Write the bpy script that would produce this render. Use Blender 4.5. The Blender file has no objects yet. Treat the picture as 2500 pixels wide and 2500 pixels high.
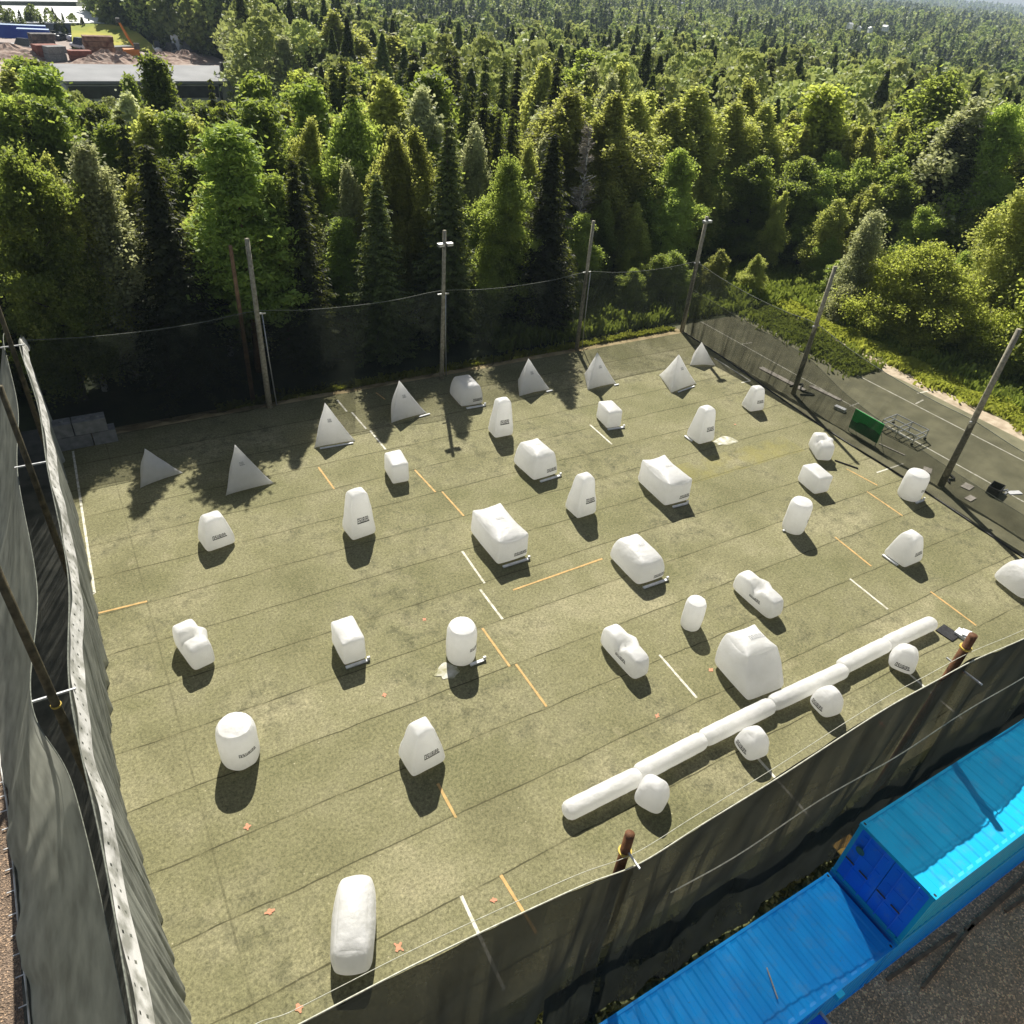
import bpy, bmesh, math, random
import numpy as np
from mathutils import Vector, Matrix, noise
rad = math.radians
C = bpy.context.scene.collection
scn = bpy.context.scene
# ---------------------------------------------------------------- camera, sky, sun, exposure
CAMH = 24.2
FPX = 1829.93
FW = np.array([.43577, .67639, -.5938]); RT = np.array([.86657, -.49358, .07373]); UP = np.array([.24322, .5467, .80123])
cd = bpy.data.cameras.new("camera"); cam = bpy.data.objects.new("camera", cd); C.objects.link(cam)
cd.sensor_width = 36; cd.lens = FPX/2500*36; cd.clip_start = .1; cd.clip_end = 20000
M = Matrix(((RT[0], UP[0], -FW[0], 0), (RT[1], UP[1], -FW[1], 0), (RT[2], UP[2], -FW[2], CAMH), (0, 0, 0, 1)))
cam.matrix_world = M
scn.camera = cam
SUN_EL, SUN_AZ = rad(45), rad(68.5)          # azimuth counted from +X towards +Y
w = bpy.data.worlds.new("World"); scn.world = w; w.use_nodes = True
nt = w.node_tree; nt.nodes.clear()
sky = nt.nodes.new('ShaderNodeTexSky'); sky.sky_type = 'NISHITA'; sky.sun_disc = False
sky.sun_elevation = SUN_EL; sky.sun_rotation = math.pi/2-SUN_AZ
bg = nt.nodes.new('ShaderNodeBackground'); bg.inputs[1].default_value = .050
wo = nt.nodes.new('ShaderNodeOutputWorld')
hs_ = nt.nodes.new('ShaderNodeHueSaturation'); hs_.inputs['Saturation'].default_value = .62; nt.links.new(sky.outputs[0], hs_.inputs['Color']); nt.links.new(hs_.outputs[0], bg.inputs[0]); nt.links.new(bg.outputs[0], wo.inputs[0])
sl = bpy.data.lights.new("sun", 'SUN'); sl.energy = 5.0; sl.angle = rad(.5); sl.color = (1, .95, .86)
so = bpy.data.objects.new("sun", sl); C.objects.link(so)
sd = Vector((math.cos(SUN_EL)*math.cos(SUN_AZ), math.cos(SUN_EL)*math.sin(SUN_AZ), math.sin(SUN_EL)))
so.rotation_euler = sd.to_track_quat('Z', 'Y').to_euler(); so.location = sd*60
scn.view_settings.view_transform = 'Standard'; scn.view_settings.look = 'None'
scn.view_settings.exposure = 0.75; scn.view_settings.gamma = 1
scn.cycles.transparent_max_bounces = 24; scn.cycles.max_bounces = 8

def ray(x, y): return FW+RT*(x-1250)/FPX-UP*(y-1250)/FPX
def G(x, y, z=0):
    d = ray(x, y); t = (z-CAMH)/d[2]; return np.array([d[0]*t, d[1]*t, z])
def atd(x, y, D):                           # point of a sight line at horizontal distance D
    d = ray(x, y); t = D/math.hypot(d[0], d[1]); return np.array([d[0]*t, d[1]*t, CAMH+d[2]*t])
def PJ(x, y, z):
    v = np.array([x, y, z-CAMH]); d = v@FW
    if d <= .1: return (-9999, -9999)
    return 1250+FPX*(v@RT)/d, 1250-FPX*(v@UP)/d
# ---------------------------------------------------------------- helpers
def tag(o, label=None, cat=None, group=None, kind=None):
    if label: o['label'] = label
    if cat: o['category'] = cat
    if group: o['group'] = group
    if kind: o['kind'] = kind
    return o
def empty(name, loc, rz=0):
    o = bpy.data.objects.new(name, None); C.objects.link(o); o.location = loc; o.rotation_euler = (0, 0, rz); o.empty_display_size = .3
    return o
def link(name, me, mat, parent=None):
    if mat is not None and not me.materials: me.materials.append(mat)
    o = bpy.data.objects.new(name, me); C.objects.link(o)
    if parent is not None: o.parent = parent
    return o
def mesh(name, V, F, mat, parent=None, smooth=False):
    me = bpy.data.meshes.new(name); me.from_pydata([tuple(map(float, v)) for v in V], [], F); me.update()
    if smooth: me.polygons.foreach_set('use_smooth', [True]*len(me.polygons))
    return link(name, me, mat, parent)
class MB:
    def __init__(s): s.V = []; s.F = []
    def add(s, V, F):
        n = len(s.V); s.V += [tuple(map(float, v)) for v in V]; s.F += [[i+n for i in f] for f in F]; return s
    def box(s, x0, x1, y0, y1, z0, z1, rz=0, o=(0, 0, 0)):
        V = [(x, y, z) for x in (x0, x1) for y in (y0, y1) for z in (z0, z1)]
        c, q = math.cos(rz), math.sin(rz)
        V = [(o[0]+x*c-y*q, o[1]+x*q+y*c, o[2]+z) for x, y, z in V]
        return s.add(V, [[0, 1, 3, 2], [4, 6, 7, 5], [0, 4, 5, 1], [2, 3, 7, 6], [0, 2, 6, 4], [1, 5, 7, 3]])
    def tube(s, P, R, seg=10, caps=True):
        P = [Vector(p) for p in P]
        if not hasattr(R, '__len__'): R = [R]*len(P)
        n = len(s.V); up = Vector((0, 0, 1))
        for i, p in enumerate(P):
            d = (P[min(i+1, len(P)-1)]-P[max(i-1, 0)]).normalized()
            a = d.cross(up) if abs(d.z) < .95 else d.cross(Vector((1, 0, 0)))
            a.normalize(); b = d.cross(a)
            for k in range(seg):
                t = 2*math.pi*k/seg; q = p+(a*math.cos(t)+b*math.sin(t))*R[i]; s.V.append(tuple(q))
        for i in range(len(P)-1):
            for k in range(seg):
                k2 = (k+1) % seg; s.F.append([n+i*seg+k, n+i*seg+k2, n+(i+1)*seg+k2, n+(i+1)*seg+k])
        if caps:
            s.F.append([n+k for k in range(seg)][::-1]); s.F.append([n+(len(P)-1)*seg+k for k in range(seg)])
        return s
    def build(s, name, mat, parent=None, smooth=False): return mesh(name, s.V, s.F, mat, parent, smooth)
# materials ------------------------------------------------------
def newmat(name):
    m = bpy.data.materials.new(name); m.use_nodes = True; t = m.node_tree; t.nodes.clear()
    out = t.nodes.new('ShaderNodeOutputMaterial'); return m, t, out
def N(t, typ, **kw):
    n = t.nodes.new(typ)
    for k, v in kw.items():
        if k in n.inputs: n.inputs[k].default_value = v
        else: setattr(n, k, v)
    return n
def L(t, a, b): t.links.new(a, b)
def ramp(t, fac, stops):
    r = t.nodes.new('ShaderNodeValToRGB'); L(t, fac, r.inputs[0]); e = r.color_ramp.elements
    while len(e) < len(stops): e.new(.5)
    for i, (p, c) in enumerate(stops): e[i].position = p; e[i].color = (*c, 1) if len(c) == 3 else c
    return r
def noisy(name, c1, c2, scale=3, rough=.8, bump=.0, bscale=30, detail=6, metal=0, spec=.3, gen=False, lo=.35, hi=.65):
    m, t, out = newmat(name)
    tc = t.nodes.new('ShaderNodeTexCoord'); geo = t.nodes.new('ShaderNodeNewGeometry')
    src = geo.outputs['Position'] if not gen else tc.outputs['Object']
    n = N(t, 'ShaderNodeTexNoise', Scale=scale, Detail=detail); L(t, src, n.inputs['Vector'])
    r = ramp(t, n.outputs[0], [(lo, c1), (hi, c2)])
    b = N(t, 'ShaderNodeBsdfPrincipled', Roughness=rough, Metallic=metal); b.inputs['Specular IOR Level'].default_value = spec
    L(t, r.outputs[0], b.inputs['Base Color']); L(t, b.outputs[0], out.inputs[0])
    if bump:
        n2 = N(t, 'ShaderNodeTexNoise', Scale=bscale, Detail=4); L(t, src, n2.inputs['Vector'])
        bp = N(t, 'ShaderNodeBump', Strength=bump, Distance=.05); L(t, n2.outputs[0], bp.inputs['Height']); L(t, bp.outputs[0], b.inputs['Normal'])
    return m
def mixc(t, fac, a, b, blend='MIX'):
    m = t.nodes.new('ShaderNodeMix'); m.data_type = 'RGBA'; m.blend_type = blend
    if isinstance(fac, (int, float)): m.inputs[0].default_value = fac
    else: L(t, fac, m.inputs[0])
    for i, v in ((6, a), (7, b)):
        if isinstance(v, tuple): m.inputs[i].default_value = (*v, 1)
        else: L(t, v, m.inputs[i])
    return m.outputs[2]
def math_(t, op, a, b=None, c=None):
    m = t.nodes.new('ShaderNodeMath'); m.operation = op
    for i, v in enumerate((a, b, c)):
        if v is None: continue
        if isinstance(v, (int, float)): m.inputs[i].default_value = v
        else: L(t, v, m.inputs[i])
    return m.outputs[0]
def foliage(name, dark, light, trans, tmix=.45, var=.25, rough=.6):
    m, t, out = newmat(name)
    oi = t.nodes.new('ShaderNodeObjectInfo'); geo = t.nodes.new('ShaderNodeNewGeometry')
    n = N(t, 'ShaderNodeTexNoise', Scale=.55, Detail=3); L(t, geo.outputs['Position'], n.inputs['Vector'])
    n2 = N(t, 'ShaderNodeTexNoise', Scale=5.0, Detail=1); L(t, geo.outputs['Position'], n2.inputs['Vector'])
    f = math_(t, 'ADD', math_(t, 'MULTIPLY', n.outputs[0], .7), math_(t, 'MULTIPLY', n2.outputs[0], .5))
    f = math_(t, 'ADD', f, math_(t, 'MULTIPLY', math_(t, 'SUBTRACT', oi.outputs['Random'], .5), var*1.4))
    r = ramp(t, f, [(.40, dark), (.80, light)])
    hs = N(t, 'ShaderNodeHueSaturation'); L(t, r.outputs[0], hs.inputs['Color'])
    L(t, math_(t, 'ADD', .488, math_(t, 'MULTIPLY', oi.outputs['Random'], .03)), hs.inputs['Hue'])
    L(t, math_(t, 'ADD', 1-var, math_(t, 'MULTIPLY', oi.outputs['Random'], var*2)), hs.inputs['Value'])
    d = N(t, 'ShaderNodeBsdfPrincipled', Roughness=rough); d.inputs['Specular IOR Level'].default_value = .35
    L(t, hs.outputs[0], d.inputs['Base Color'])
    tr = N(t, 'ShaderNodeBsdfTranslucent'); L(t, mixc(t, .55, hs.outputs[0], trans), tr.inputs[0])
    mx = t.nodes.new('ShaderNodeMixShader'); mx.inputs[0].default_value = tmix
    L(t, d.outputs[0], mx.inputs[1]); L(t, tr.outputs[0], mx.inputs[2]); L(t, mx.outputs[0], out.inputs[0])
    return m
def netmat(name, col, cover=.6, var=.2, trans=.3, stripe=0):
    m, t, out = newmat(name)
    geo = t.nodes.new('ShaderNodeNewGeometry')
    n = N(t, 'ShaderNodeTexNoise', Scale=1.1, Detail=5); L(t, geo.outputs['Position'], n.inputs['Vector'])
    n2 = N(t, 'ShaderNodeTexNoise', Scale=9, Detail=3); L(t, geo.outputs['Position'], n2.inputs['Vector'])
    c = ramp(t, n.outputs[0], [(.3, tuple(x*.75 for x in col)), (.7, tuple(x*1.25 for x in col))])
    d = N(t, 'ShaderNodeBsdfDiffuse'); L(t, c.outputs[0], d.inputs[0])
    tl = N(t, 'ShaderNodeBsdfTranslucent'); L(t, c.outputs[0], tl.inputs[0])
    m1 = t.nodes.new('ShaderNodeMixShader'); m1.inputs[0].default_value = trans; L(t, d.outputs[0], m1.inputs[1]); L(t, tl.outputs[0], m1.inputs[2])
    tp = t.nodes.new('ShaderNodeBsdfTransparent')
    m2 = t.nodes.new('ShaderNodeMixShader')
    f = math_(t, 'ADD', cover-var*.75, math_(t, 'ADD', math_(t, 'MULTIPLY', n.outputs[0], var), math_(t, 'MULTIPLY', n2.outputs[0], var*.5)))
    dp = t.nodes.new('ShaderNodeVectorMath'); dp.operation = 'DOT_PRODUCT'; L(t, geo.outputs['Incoming'], dp.inputs[0]); L(t, geo.outputs['True Normal'], dp.inputs[1])
    ca = math_(t, 'MAXIMUM', math_(t, 'ABSOLUTE', dp.outputs['Value']), .12)   # threads have thickness: light crossing at a slant meets more of them
    T0 = math_(t, 'MINIMUM', math_(t, 'MAXIMUM', math_(t, 'SUBTRACT', 1, f), .02), .98)
    f = math_(t, 'SUBTRACT', 1, math_(t, 'POWER', T0, math_(t, 'DIVIDE', 1, ca)))
    L(t, f, m2.inputs[0]); L(t, tp.outputs[0], m2.inputs[1]); L(t, m1.outputs[0], m2.inputs[2]); L(t, m2.outputs[0], out.inputs[0])
    return m
# vinyl of the bunkers
def vinylmat():
    m, t, out = newmat('white_vinyl')
    tc = t.nodes.new('ShaderNodeTexCoord'); geo = t.nodes.new('ShaderNodeNewGeometry')
    n = N(t, 'ShaderNodeTexNoise', Scale=2.2, Detail=7, Roughness=.65); L(t, geo.outputs['Position'], n.inputs['Vector'])
    r = ramp(t, n.outputs[0], [(.35, (.80, .80, .78)), (.55, (.90, .90, .90))])
    sep = t.nodes.new('ShaderNodeSeparateXYZ'); L(t, geo.outputs['Position'], sep.inputs[0])
    n3 = N(t, 'ShaderNodeTexNoise', Scale=6, Detail=5); L(t, geo.outputs['Position'], n3.inputs['Vector'])
    # splashed dirt up to knee height, ragged
    dz = math_(t, 'SUBTRACT', math_(t, 'MULTIPLY', n3.outputs[0], .7), sep.outputs[2])
    dirt = math_(t, 'MINIMUM', math_(t, 'MAXIMUM', math_(t, 'MULTIPLY', dz, 1.5), 0), .45)
    col = mixc(t, dirt, r.outputs[0], (.42, .42, .30))
    b = N(t, 'ShaderNodeBsdfPrincipled', Roughness=.42); b.inputs['Specular IOR Level'].default_value = .4; L(t, col, b.inputs['Base Color'])
    n4 = N(t, 'ShaderNodeTexNoise', Scale=3.0, Detail=5); L(t, geo.outputs['Position'], n4.inputs['Vector'])
    bp = N(t, 'ShaderNodeBump', Strength=.55, Distance=.11); L(t, n4.outputs[0], bp.inputs['Height']); L(t, bp.outputs[0], b.inputs['Normal'])
    tr = N(t, 'ShaderNodeBsdfTranslucent'); tr.inputs[0].default_value = (.9, .9, .88, 1)
    mx = t.nodes.new('ShaderNodeMixShader'); mx.inputs[0].default_value = .58
    L(t, b.outputs[0], mx.inputs[1]); L(t, tr.outputs[0], mx.inputs[2]); L(t, mx.outputs[0], out.inputs[0])
    return m
SEAM0, SEAMD = 7.75, 2.57
def turfmat():
    m, t, out = newmat('worn_turf')
    geo = t.nodes.new('ShaderNodeNewGeometry'); sep = t.nodes.new('ShaderNodeSeparateXYZ'); L(t, geo.outputs['Position'], sep.inputs[0])
    P = geo.outputs['Position']
    def ns(s, d=4, r=.55): n = N(t, 'ShaderNodeTexNoise', Scale=s, Detail=d, Roughness=r); L(t, P, n.inputs['Vector']); return n.outputs[0]
    wob = math_(t, 'MULTIPLY', math_(t, 'SUBTRACT', ns(.45, 3), .5), .22)
    yy = math_(t, 'DIVIDE', math_(t, 'ADD', math_(t, 'SUBTRACT', sep.outputs[1], SEAM0), wob), SEAMD)
    row = math_(t, 'FLOOR', yy); fr = math_(t, 'FRACT', yy)
    wn = t.nodes.new('ShaderNodeTexWhiteNoise'); wn.noise_dimensions = '1D'; L(t, row, wn.inputs['W'])
    base = ramp(t, ns(.28, 6, .6), [(.33, (.165, .158, .085)), (.46, (.21, .20, .110)), (.58, (.25, .235, .138)), (.72, (.31, .285, .175))])
    tone = mixc(t, math_(t, 'MULTIPLY', wn.outputs[0], .4), base.outputs[0], (.14, .138, .066))
    # algae and sand patches
    pat = ramp(t, ns(.16, 5, .6), [(.52, (0, 0, 0)), (.68, (1, 1, 1))])
    tone = mixc(t, math_(t, 'MULTIPLY', pat.outputs[0], .45), tone, (.12, .125, .055))
    sand = ramp(t, ns(.5, 6, .7), [(.60, (0, 0, 0)), (.78, (1, 1, 1))])
    tone = mixc(t, math_(t, 'MULTIPLY', sand.outputs[0], .45), tone, (.40, .36, .23))
    dk = ramp(t, ns(1.3, 7, .8), [(.47, (0, 0, 0)), (.74, (1, 1, 1))])
    dkz = ramp(t, ns(.14, 4, .6), [(.47, (0, 0, 0)), (.57, (1, 1, 1))])
    tone = mixc(t, math_(t, 'MULTIPLY', math_(t, 'MULTIPLY', dk.outputs[0], dkz.outputs[0]), .85), tone, (.04, .042, .028))
    # fine grain
    g = ramp(t, ns(9, 6, .9), [(.34, (.45, .45, .40)), (.5, (1, 1, 1)), (.66, (1.6, 1.58, 1.5))])
    tone = mixc(t, 1.0, tone, g.outputs[0], 'MULTIPLY')
    sp = N(t, 'ShaderNodeTexVoronoi', Scale=3.3); L(t, P, sp.inputs['Vector'])
    spf = ramp(t, sp.outputs['Distance'], [(.05, (1, 1, 1)), (.11, (0, 0, 0))])
    spm = ramp(t, ns(2.2, 3), [(.5, (0, 0, 0)), (.6, (1, 1, 1))])
    tone = mixc(t, math_(t, 'MULTIPLY', math_(t, 'MULTIPLY', spf.outputs[0], spm.outputs[0]), .55), tone, (.62, .56, .38))
    # seams
    sd_ = math_(t, 'ABSOLUTE', math_(t, 'SUBTRACT', fr, .5))          # .5 at the seam
    gap = math_(t, 'ADD', .4850, math_(t, 'MULTIPLY', ns(2.5, 5, .8), .010))
    sm = math_(t, 'GREATER_THAN', sd_, gap)
    near = ramp(t, sd_, [(.44, (0, 0, 0)), (.5, (1, 1, 1))])
    tone = mixc(t, math_(t, 'MULTIPLY', math_(t, 'MULTIPLY', near.outputs[0], ns(.8, 4)), .35), tone, (.12, .105, .05))
    tone = mixc(t, math_(t, 'MULTIPLY', math_(t, 'MULTIPLY', sm, ramp(t, ns(.7, 3), [(.35, (.25, .25, .25)), (.55, (1, 1, 1))]).outputs[0]), .8), tone, (.045, .042, .022))
    vx = math_(t, 'LESS_THAN', math_(t, 'ABSOLUTE', math_(t, 'ADD', sep.outputs[0], .5)), .035)
    tone = mixc(t, math_(t, 'MULTIPLY', vx, math_(t, 'MULTIPLY', ns(.5, 3), .6)), tone, (.07, .065, .035))
    # long algae-yellow strip of one roll
    ys = math_(t, 'LESS_THAN', math_(t, 'ABSOLUTE', math_(t, 'SUBTRACT', sep.outputs[1], 26.6)), 1.0)
    xs = math_(t, 'GREATER_THAN', sep.outputs[0], 28.5); xe = math_(t, 'LESS_THAN', sep.outputs[0], 38.5)
    tone = mixc(t, math_(t, 'MULTIPLY', math_(t, 'MULTIPLY', ys, math_(t, 'MULTIPLY', xs, xe)), math_(t, 'MULTIPLY', ramp(t, ns(.7, 6, .7), [(.4, (0, 0, 0)), (.62, (1, 1, 1))]).outputs[0], .42)), tone, (.28, .25, .07))
    b = N(t, 'ShaderNodeBsdfPrincipled', Roughness=.9); b.inputs['Specular IOR Level'].default_value = .12; L(t, tone, b.inputs['Base Color'])
    bp = N(t, 'ShaderNodeBump', Strength=.5, Distance=.03); L(t, ns(14, 4, .8), bp.inputs['Height']); L(t, bp.outputs[0], b.inputs['Normal'])
    L(t, b.outputs[0], out.inputs[0]); return m
MV = vinylmat(); MTURF = turfmat()
M_LOGO = noisy('faded_black_ink', (.02, .022, .022), (.09, .095, .09), 12, .6)
M_LOGOF = noisy('faded_grey_ink', (.35, .36, .36), (.5, .5, .5), 12, .6)
M_FLAP = noisy('white_strap', (.68, .69, .70), (.85, .86, .87), 5, .5)
M_WOOD = noisy('weathered_pole_wood', (.22, .20, .145), (.40, .37, .28), 6, .85, .3, 40, gen=True)
M_BWOOD = noisy('brown_tarred_wood', (.07, .03, .013), (.17, .075, .03), 5, .7, .3, 40, gen=True)
M_OLIVE = noisy('dark_olive_pole', (.05, .042, .022), (.12, .10, .055), 5, .8, .3, 40, gen=True)
M_PLANK = noisy('brown_plank', (.16, .09, .045), (.30, .19, .10), 3, .85)
M_METAL = noisy('galvanised_steel', (.45, .46, .46), (.62, .63, .62), 8, .4, metal=.6)
M_DARK = noisy('dark_steel', (.03, .03, .03), (.08, .08, .075), 8, .6)
M_ROPE = noisy('pale_rope', (.40, .40, .31), (.6, .6, .5), 10, .8); M_CORD = noisy('dark_cord', (.10, .11, .09), (.2, .21, .17), 10, .8)
M_LINEW = noisy('white_line_paint', (.38, .36, .25), (.66, .64, .55), 5, .85, lo=.3, hi=.6)
M_LINEO = noisy('orange_line_paint', (.40, .28, .11), (.62, .38, .15), 4, .85)
M_RED = noisy('red_spray_paint', (.40, .24, .13), (.68, .27, .17), 14, .85)
M_LEAD = noisy('concrete_grey', (.16, .165, .165), (.26, .265, .26), 3, .9, .2)
# ---------------------------------------------------------------- terrain
R0 = (-60, 58, -60, 46.5)
def sst(a, b, x): x = np.clip((x-a)/(b-a), 0, 1); return x*x*(3-2*x)
def terr(x, y):
    x = np.asarray(x, float); y = np.asarray(y, float)
    dx = np.maximum(np.maximum(R0[0]-x, x-R0[1]), 0); dy = np.maximum(np.maximum(R0[2]-y, y-R0[3]), 0)
    t = np.hypot(dx, dy)
    a = np.interp(t, [0, 12, 60, 160, 260, 550, 1500, 3000, 5000, 9000], [0, -1.0, -5, -9, -15, -17, -15, -12, -8, -8])
    b = np.interp(t, [0, 12, 60, 290, 420, 900, 1500, 3000, 5000, 9000], [0, -.6, -3, -3, -6, -12, -13, -12, -8, -8])
    ang = np.arctan2(x, np.maximum(y, 1e-3)); wl = 1-sst(.24, .42, ang)
    und = 1.2*np.sin(x*.021+1)*np.cos(y*.017)*sst(40, 160, t)*(1-wl*(t < 330))
    far = 6*np.sin(x*.0021+.5)*sst(1200, 2600, t)+4*np.sin(y*.0035+2+x*.001)*sst(1200, 2600, t)
    return a*(1-wl)+b*wl+und+far
def ground():
    rs = np.unique(np.concatenate([np.linspace(1, 80, 40), np.geomspace(80, 9000, 70)])); az = np.linspace(0, 2*np.pi, 241)[:-1]
    V = [(0, 0, -.02)]; Fc = []
    for r in rs:
        X = r*np.sin(az); Y = r*np.cos(az); Z = terr(X, Y)-.02
        V += list(zip(X, Y, Z))
    n = len(az)
    for k in range(n): Fc.append([0, 1+(k+1) % n, 1+k])
    for i in range(len(rs)-1):
        for k in range(n):
            a = 1+i*n+k; b = 1+i*n+(k+1) % n; Fc.append([a, b, b+n, a+n])
    m = noisy('forest_floor', (.018, .026, .010), (.05, .06, .022), .35, .95, detail=8)
    return tag(mesh('ground', V, Fc, m, None, True), kind='structure')
ground()
def sheet(name, pts, z, mat, kind='structure', nx=1):
    o = mesh(name, [(p[0], p[1], z) for p in pts], [list(range(len(pts)))], mat); return tag(o, kind=kind)
GRAV = noisy('brown_gravel', (.075, .05, .035), (.17, .125, .095), 9, .95, .6, 40, detail=10)
def gravmat(name, a, b, c):
    m, t, out = newmat(name); geo = t.nodes.new('ShaderNodeNewGeometry')
    n = N(t, 'ShaderNodeTexNoise', Scale=.5, Detail=8, Roughness=.7); L(t, geo.outputs['Position'], n.inputs['Vector'])
    v = N(t, 'ShaderNodeTexVoronoi', Scale=22.0); L(t, geo.outputs['Position'], v.inputs['Vector'])
    r = ramp(t, n.outputs[0], [(.35, a), (.65, b)])
    hv = t.nodes.new('ShaderNodeSeparateColor'); L(t, v.outputs['Color'], hv.inputs[0])
    k = ramp(t, hv.outputs[0], [(.0, (.55, .55, .55)), (.8, (1.1, 1.1, 1.1)), (.97, (2.2, 2.1, 1.9))])
    col = mixc(t, 1.0, r.outputs[0], k.outputs[0], 'MULTIPLY')
    big = N(t, 'ShaderNodeTexNoise', Scale=2.2, Detail=6, Roughness=.75); L(t, geo.outputs['Position'], big.inputs['Vector'])
    bb = ramp(t, big.outputs[0], [(.55, (0, 0, 0)), (.7, (1, 1, 1))]); col = mixc(t, math_(t, 'MULTIPLY', bb.outputs[0], .5), col, c)
    p = N(t, 'ShaderNodeBsdfPrincipled', Roughness=.95); L(t, col, p.inputs['Base Color'])
    bp = N(t, 'ShaderNodeBump', Strength=.8, Distance=.05); L(t, v.outputs['Distance'], bp.inputs['Height']); L(t, bp.outputs[0], p.inputs['Normal'])
    L(t, p.outputs[0], out.inputs[0]); return m
M_GRAV = gravmat('brown_gravel_ground', (.60, .37, .19), (.72, .48, .28), (.42, .25, .13))
M_RGRAV = gravmat('red_gravel_ground', (.16, .115, .078), (.23, .168, .122), (.12, .085, .06))
sheet('ground_gravel', [(-3.3, -25), (60, -25), (60, 6.2), (-3.3, 6.2)], .000, M_GRAV)
sheet('path_gravel', [(-30, -25), (-3.3, -25), (-3.3, 46), (-30, 46)], .000, M_RGRAV)
# playing field
sheet('path_net_shade', [(-5.9, 4), (-3.3, 4), (-3.3, 46), (-6.3, 46)], .006, noisy('painted_net_shade', (.05, .053, .045), (.10, .10, .085), 1.2, .9, .3, 8, detail=8))  # dark sheet painted in as shade on the gravel between the left nets
sheet('ground_turf', [(-3.3, 6.9), (41.0, 6.9), (41.3, 12.4), (42.3, 28), (43.5, 43.6), (-3.3, 43.8)], .012, MTURF)
M_EDGE = noisy('sandy_edge', (.26, .2, .1), (.45, .36, .2), 1.2, .95, detail=8)
M_VERGE = noisy('mossy_strip', (.035, .042, .014), (.095, .10, .035), 1.4, .95, .4, 20, detail=8)
sheet('path_edge', [(-3.3, 43.8), (43.6, 43.6), (44.6, 44.5), (-3.3, 44.6)], .004, M_EDGE)
sheet('ground_moss', [(-3.3, 5.15), (41, 5.15), (41, 6.9), (-3.3, 6.9)], .006, M_VERGE)
M_COURT = noisy('old_court_turf', (.13, .125, .075), (.20, .19, .115), .6, .95, .3, 20, detail=9)
sheet('ground_court', [(41.0, 4), (54.5, 4), (54.3, 30), (53.6, 34), (54.3, 40), (54.3, 45), (43.6, 45), (42.3, 28), (41.3, 12.4)], .006, M_COURT)
M_PALE = noisy('pale_gravel_edge', (.33, .26, .18), (.5, .42, .31), 1.6, .95, .3, 20, detail=9)
sheet('path_pale', [(54.5, 4), (56.4, 4), (56.0, 20), (55.8, 30), (55.4, 40), (54.3, 45.5), (54.3, 40), (53.6, 34), (54.3, 30)], .004, M_PALE)
M_GRASS = foliage('verge_grass', (.20, .23, .035), (.42, .42, .08), (.6, .65, .09), .4)
sheet('ground_grass', [(56.0, 4), (60, 4), (60, 45), (54.4, 46), (55.4, 40), (55.8, 30)], .002, noisy('grass_soil', (.06, .07, .02), (.13, .13, .035), 1.5, .95, detail=8))
def qmesh(name, Cn, U, W, mat, parent=None):
    """many small quads: centres, half-axes U, W"""
    n = len(Cn); V = np.empty((n, 4, 3), np.float32)
    V[:, 0] = Cn-U-W; V[:, 1] = Cn+U-W; V[:, 2] = Cn+U+W; V[:, 3] = Cn-U+W
    me = bpy.data.meshes.new(name); me.vertices.add(n*4); me.vertices.foreach_set('co', V.ravel())
    me.loops.add(n*4); me.loops.foreach_set('vertex_index', np.arange(n*4, dtype=np.int32))
    me.polygons.add(n); me.polygons.foreach_set('loop_start', np.arange(0, n*4, 4, dtype=np.int32)); me.polygons.foreach_set('loop_total', np.full(n, 4, np.int32))
    me.update(); me.validate(); me.materials.append(mat)
    if parent is False: return me
    return link(name, me, None, parent)
rg = np.random.default_rng(5)
def grass(name, pts, h, mat):
    n = len(pts); a = rg.uniform(0, 2*np.pi, n); hh = h*rg.uniform(.25, 1.2, n)*(1+.9*np.array([noise.noise(Vector((p[0]*.8, p[1]*.8, h))) for p in pts]))
    U = np.stack([np.cos(a), np.sin(a), 0*a], 1)*rg.uniform(.04, .12, n)[:, None]
    W = np.stack([rg.normal(0, .15, n)*hh, rg.normal(0, .15, n)*hh, hh/2], 1)
    Cn = np.c_[pts[:, 0], pts[:, 1], terr(pts[:, 0], pts[:, 1])+hh/2]
    return tag(qmesh(name, Cn, U, W, mat), kind='stuff')
yy = rg.uniform(10, 46, 26000); cl = np.sin(yy*1.7)*.25+np.sin(yy*.6)*.35+rg.normal(0, .5, 26000)
grass('grass', np.c_[56.5+cl+np.abs(rg.normal(0, 1.1, 26000)), yy], .38, M_GRASS)
xx = rg.uniform(-3, 41, 7000); grass('grass_tufts', np.c_[xx, rg.uniform(5.3, 6.6, 7000)], .16, foliage('dull_grass', (.05, .055, .015), (.11, .105, .03), (.16, .17, .03), .3))
xx = rg.uniform(6, 43, 6000); grass('grass_fringe', np.c_[xx, 44.25+np.abs(rg.normal(0, .35, 6000))], .22, M_GRASS)
MW = foliage('weed_green', (.08, .11, .025), (.22, .26, .05), (.35, .42, .06), .38)
yy = 45-13*rg.uniform(0, 1, 9000)**1.3; grass('weeds', np.c_[52.6+rg.normal(0, 1.0, 9000)+(yy-30)*.06, yy], .4, MW)
q = rg.uniform(0, 1, (60000, 2)); X_ = 27+q[:, 0]*50; Y_ = 45.6+q[:, 1]*22; grass('undergrowth', np.c_[X_, Y_], .85, MW)
q = rg.uniform(0, 1, (40000, 2)); X_ = 58+q[:, 0]*26; Y_ = 8+q[:, 1]*40; grass('undergrowth', np.c_[X_, Y_], .8, MW)
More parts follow.
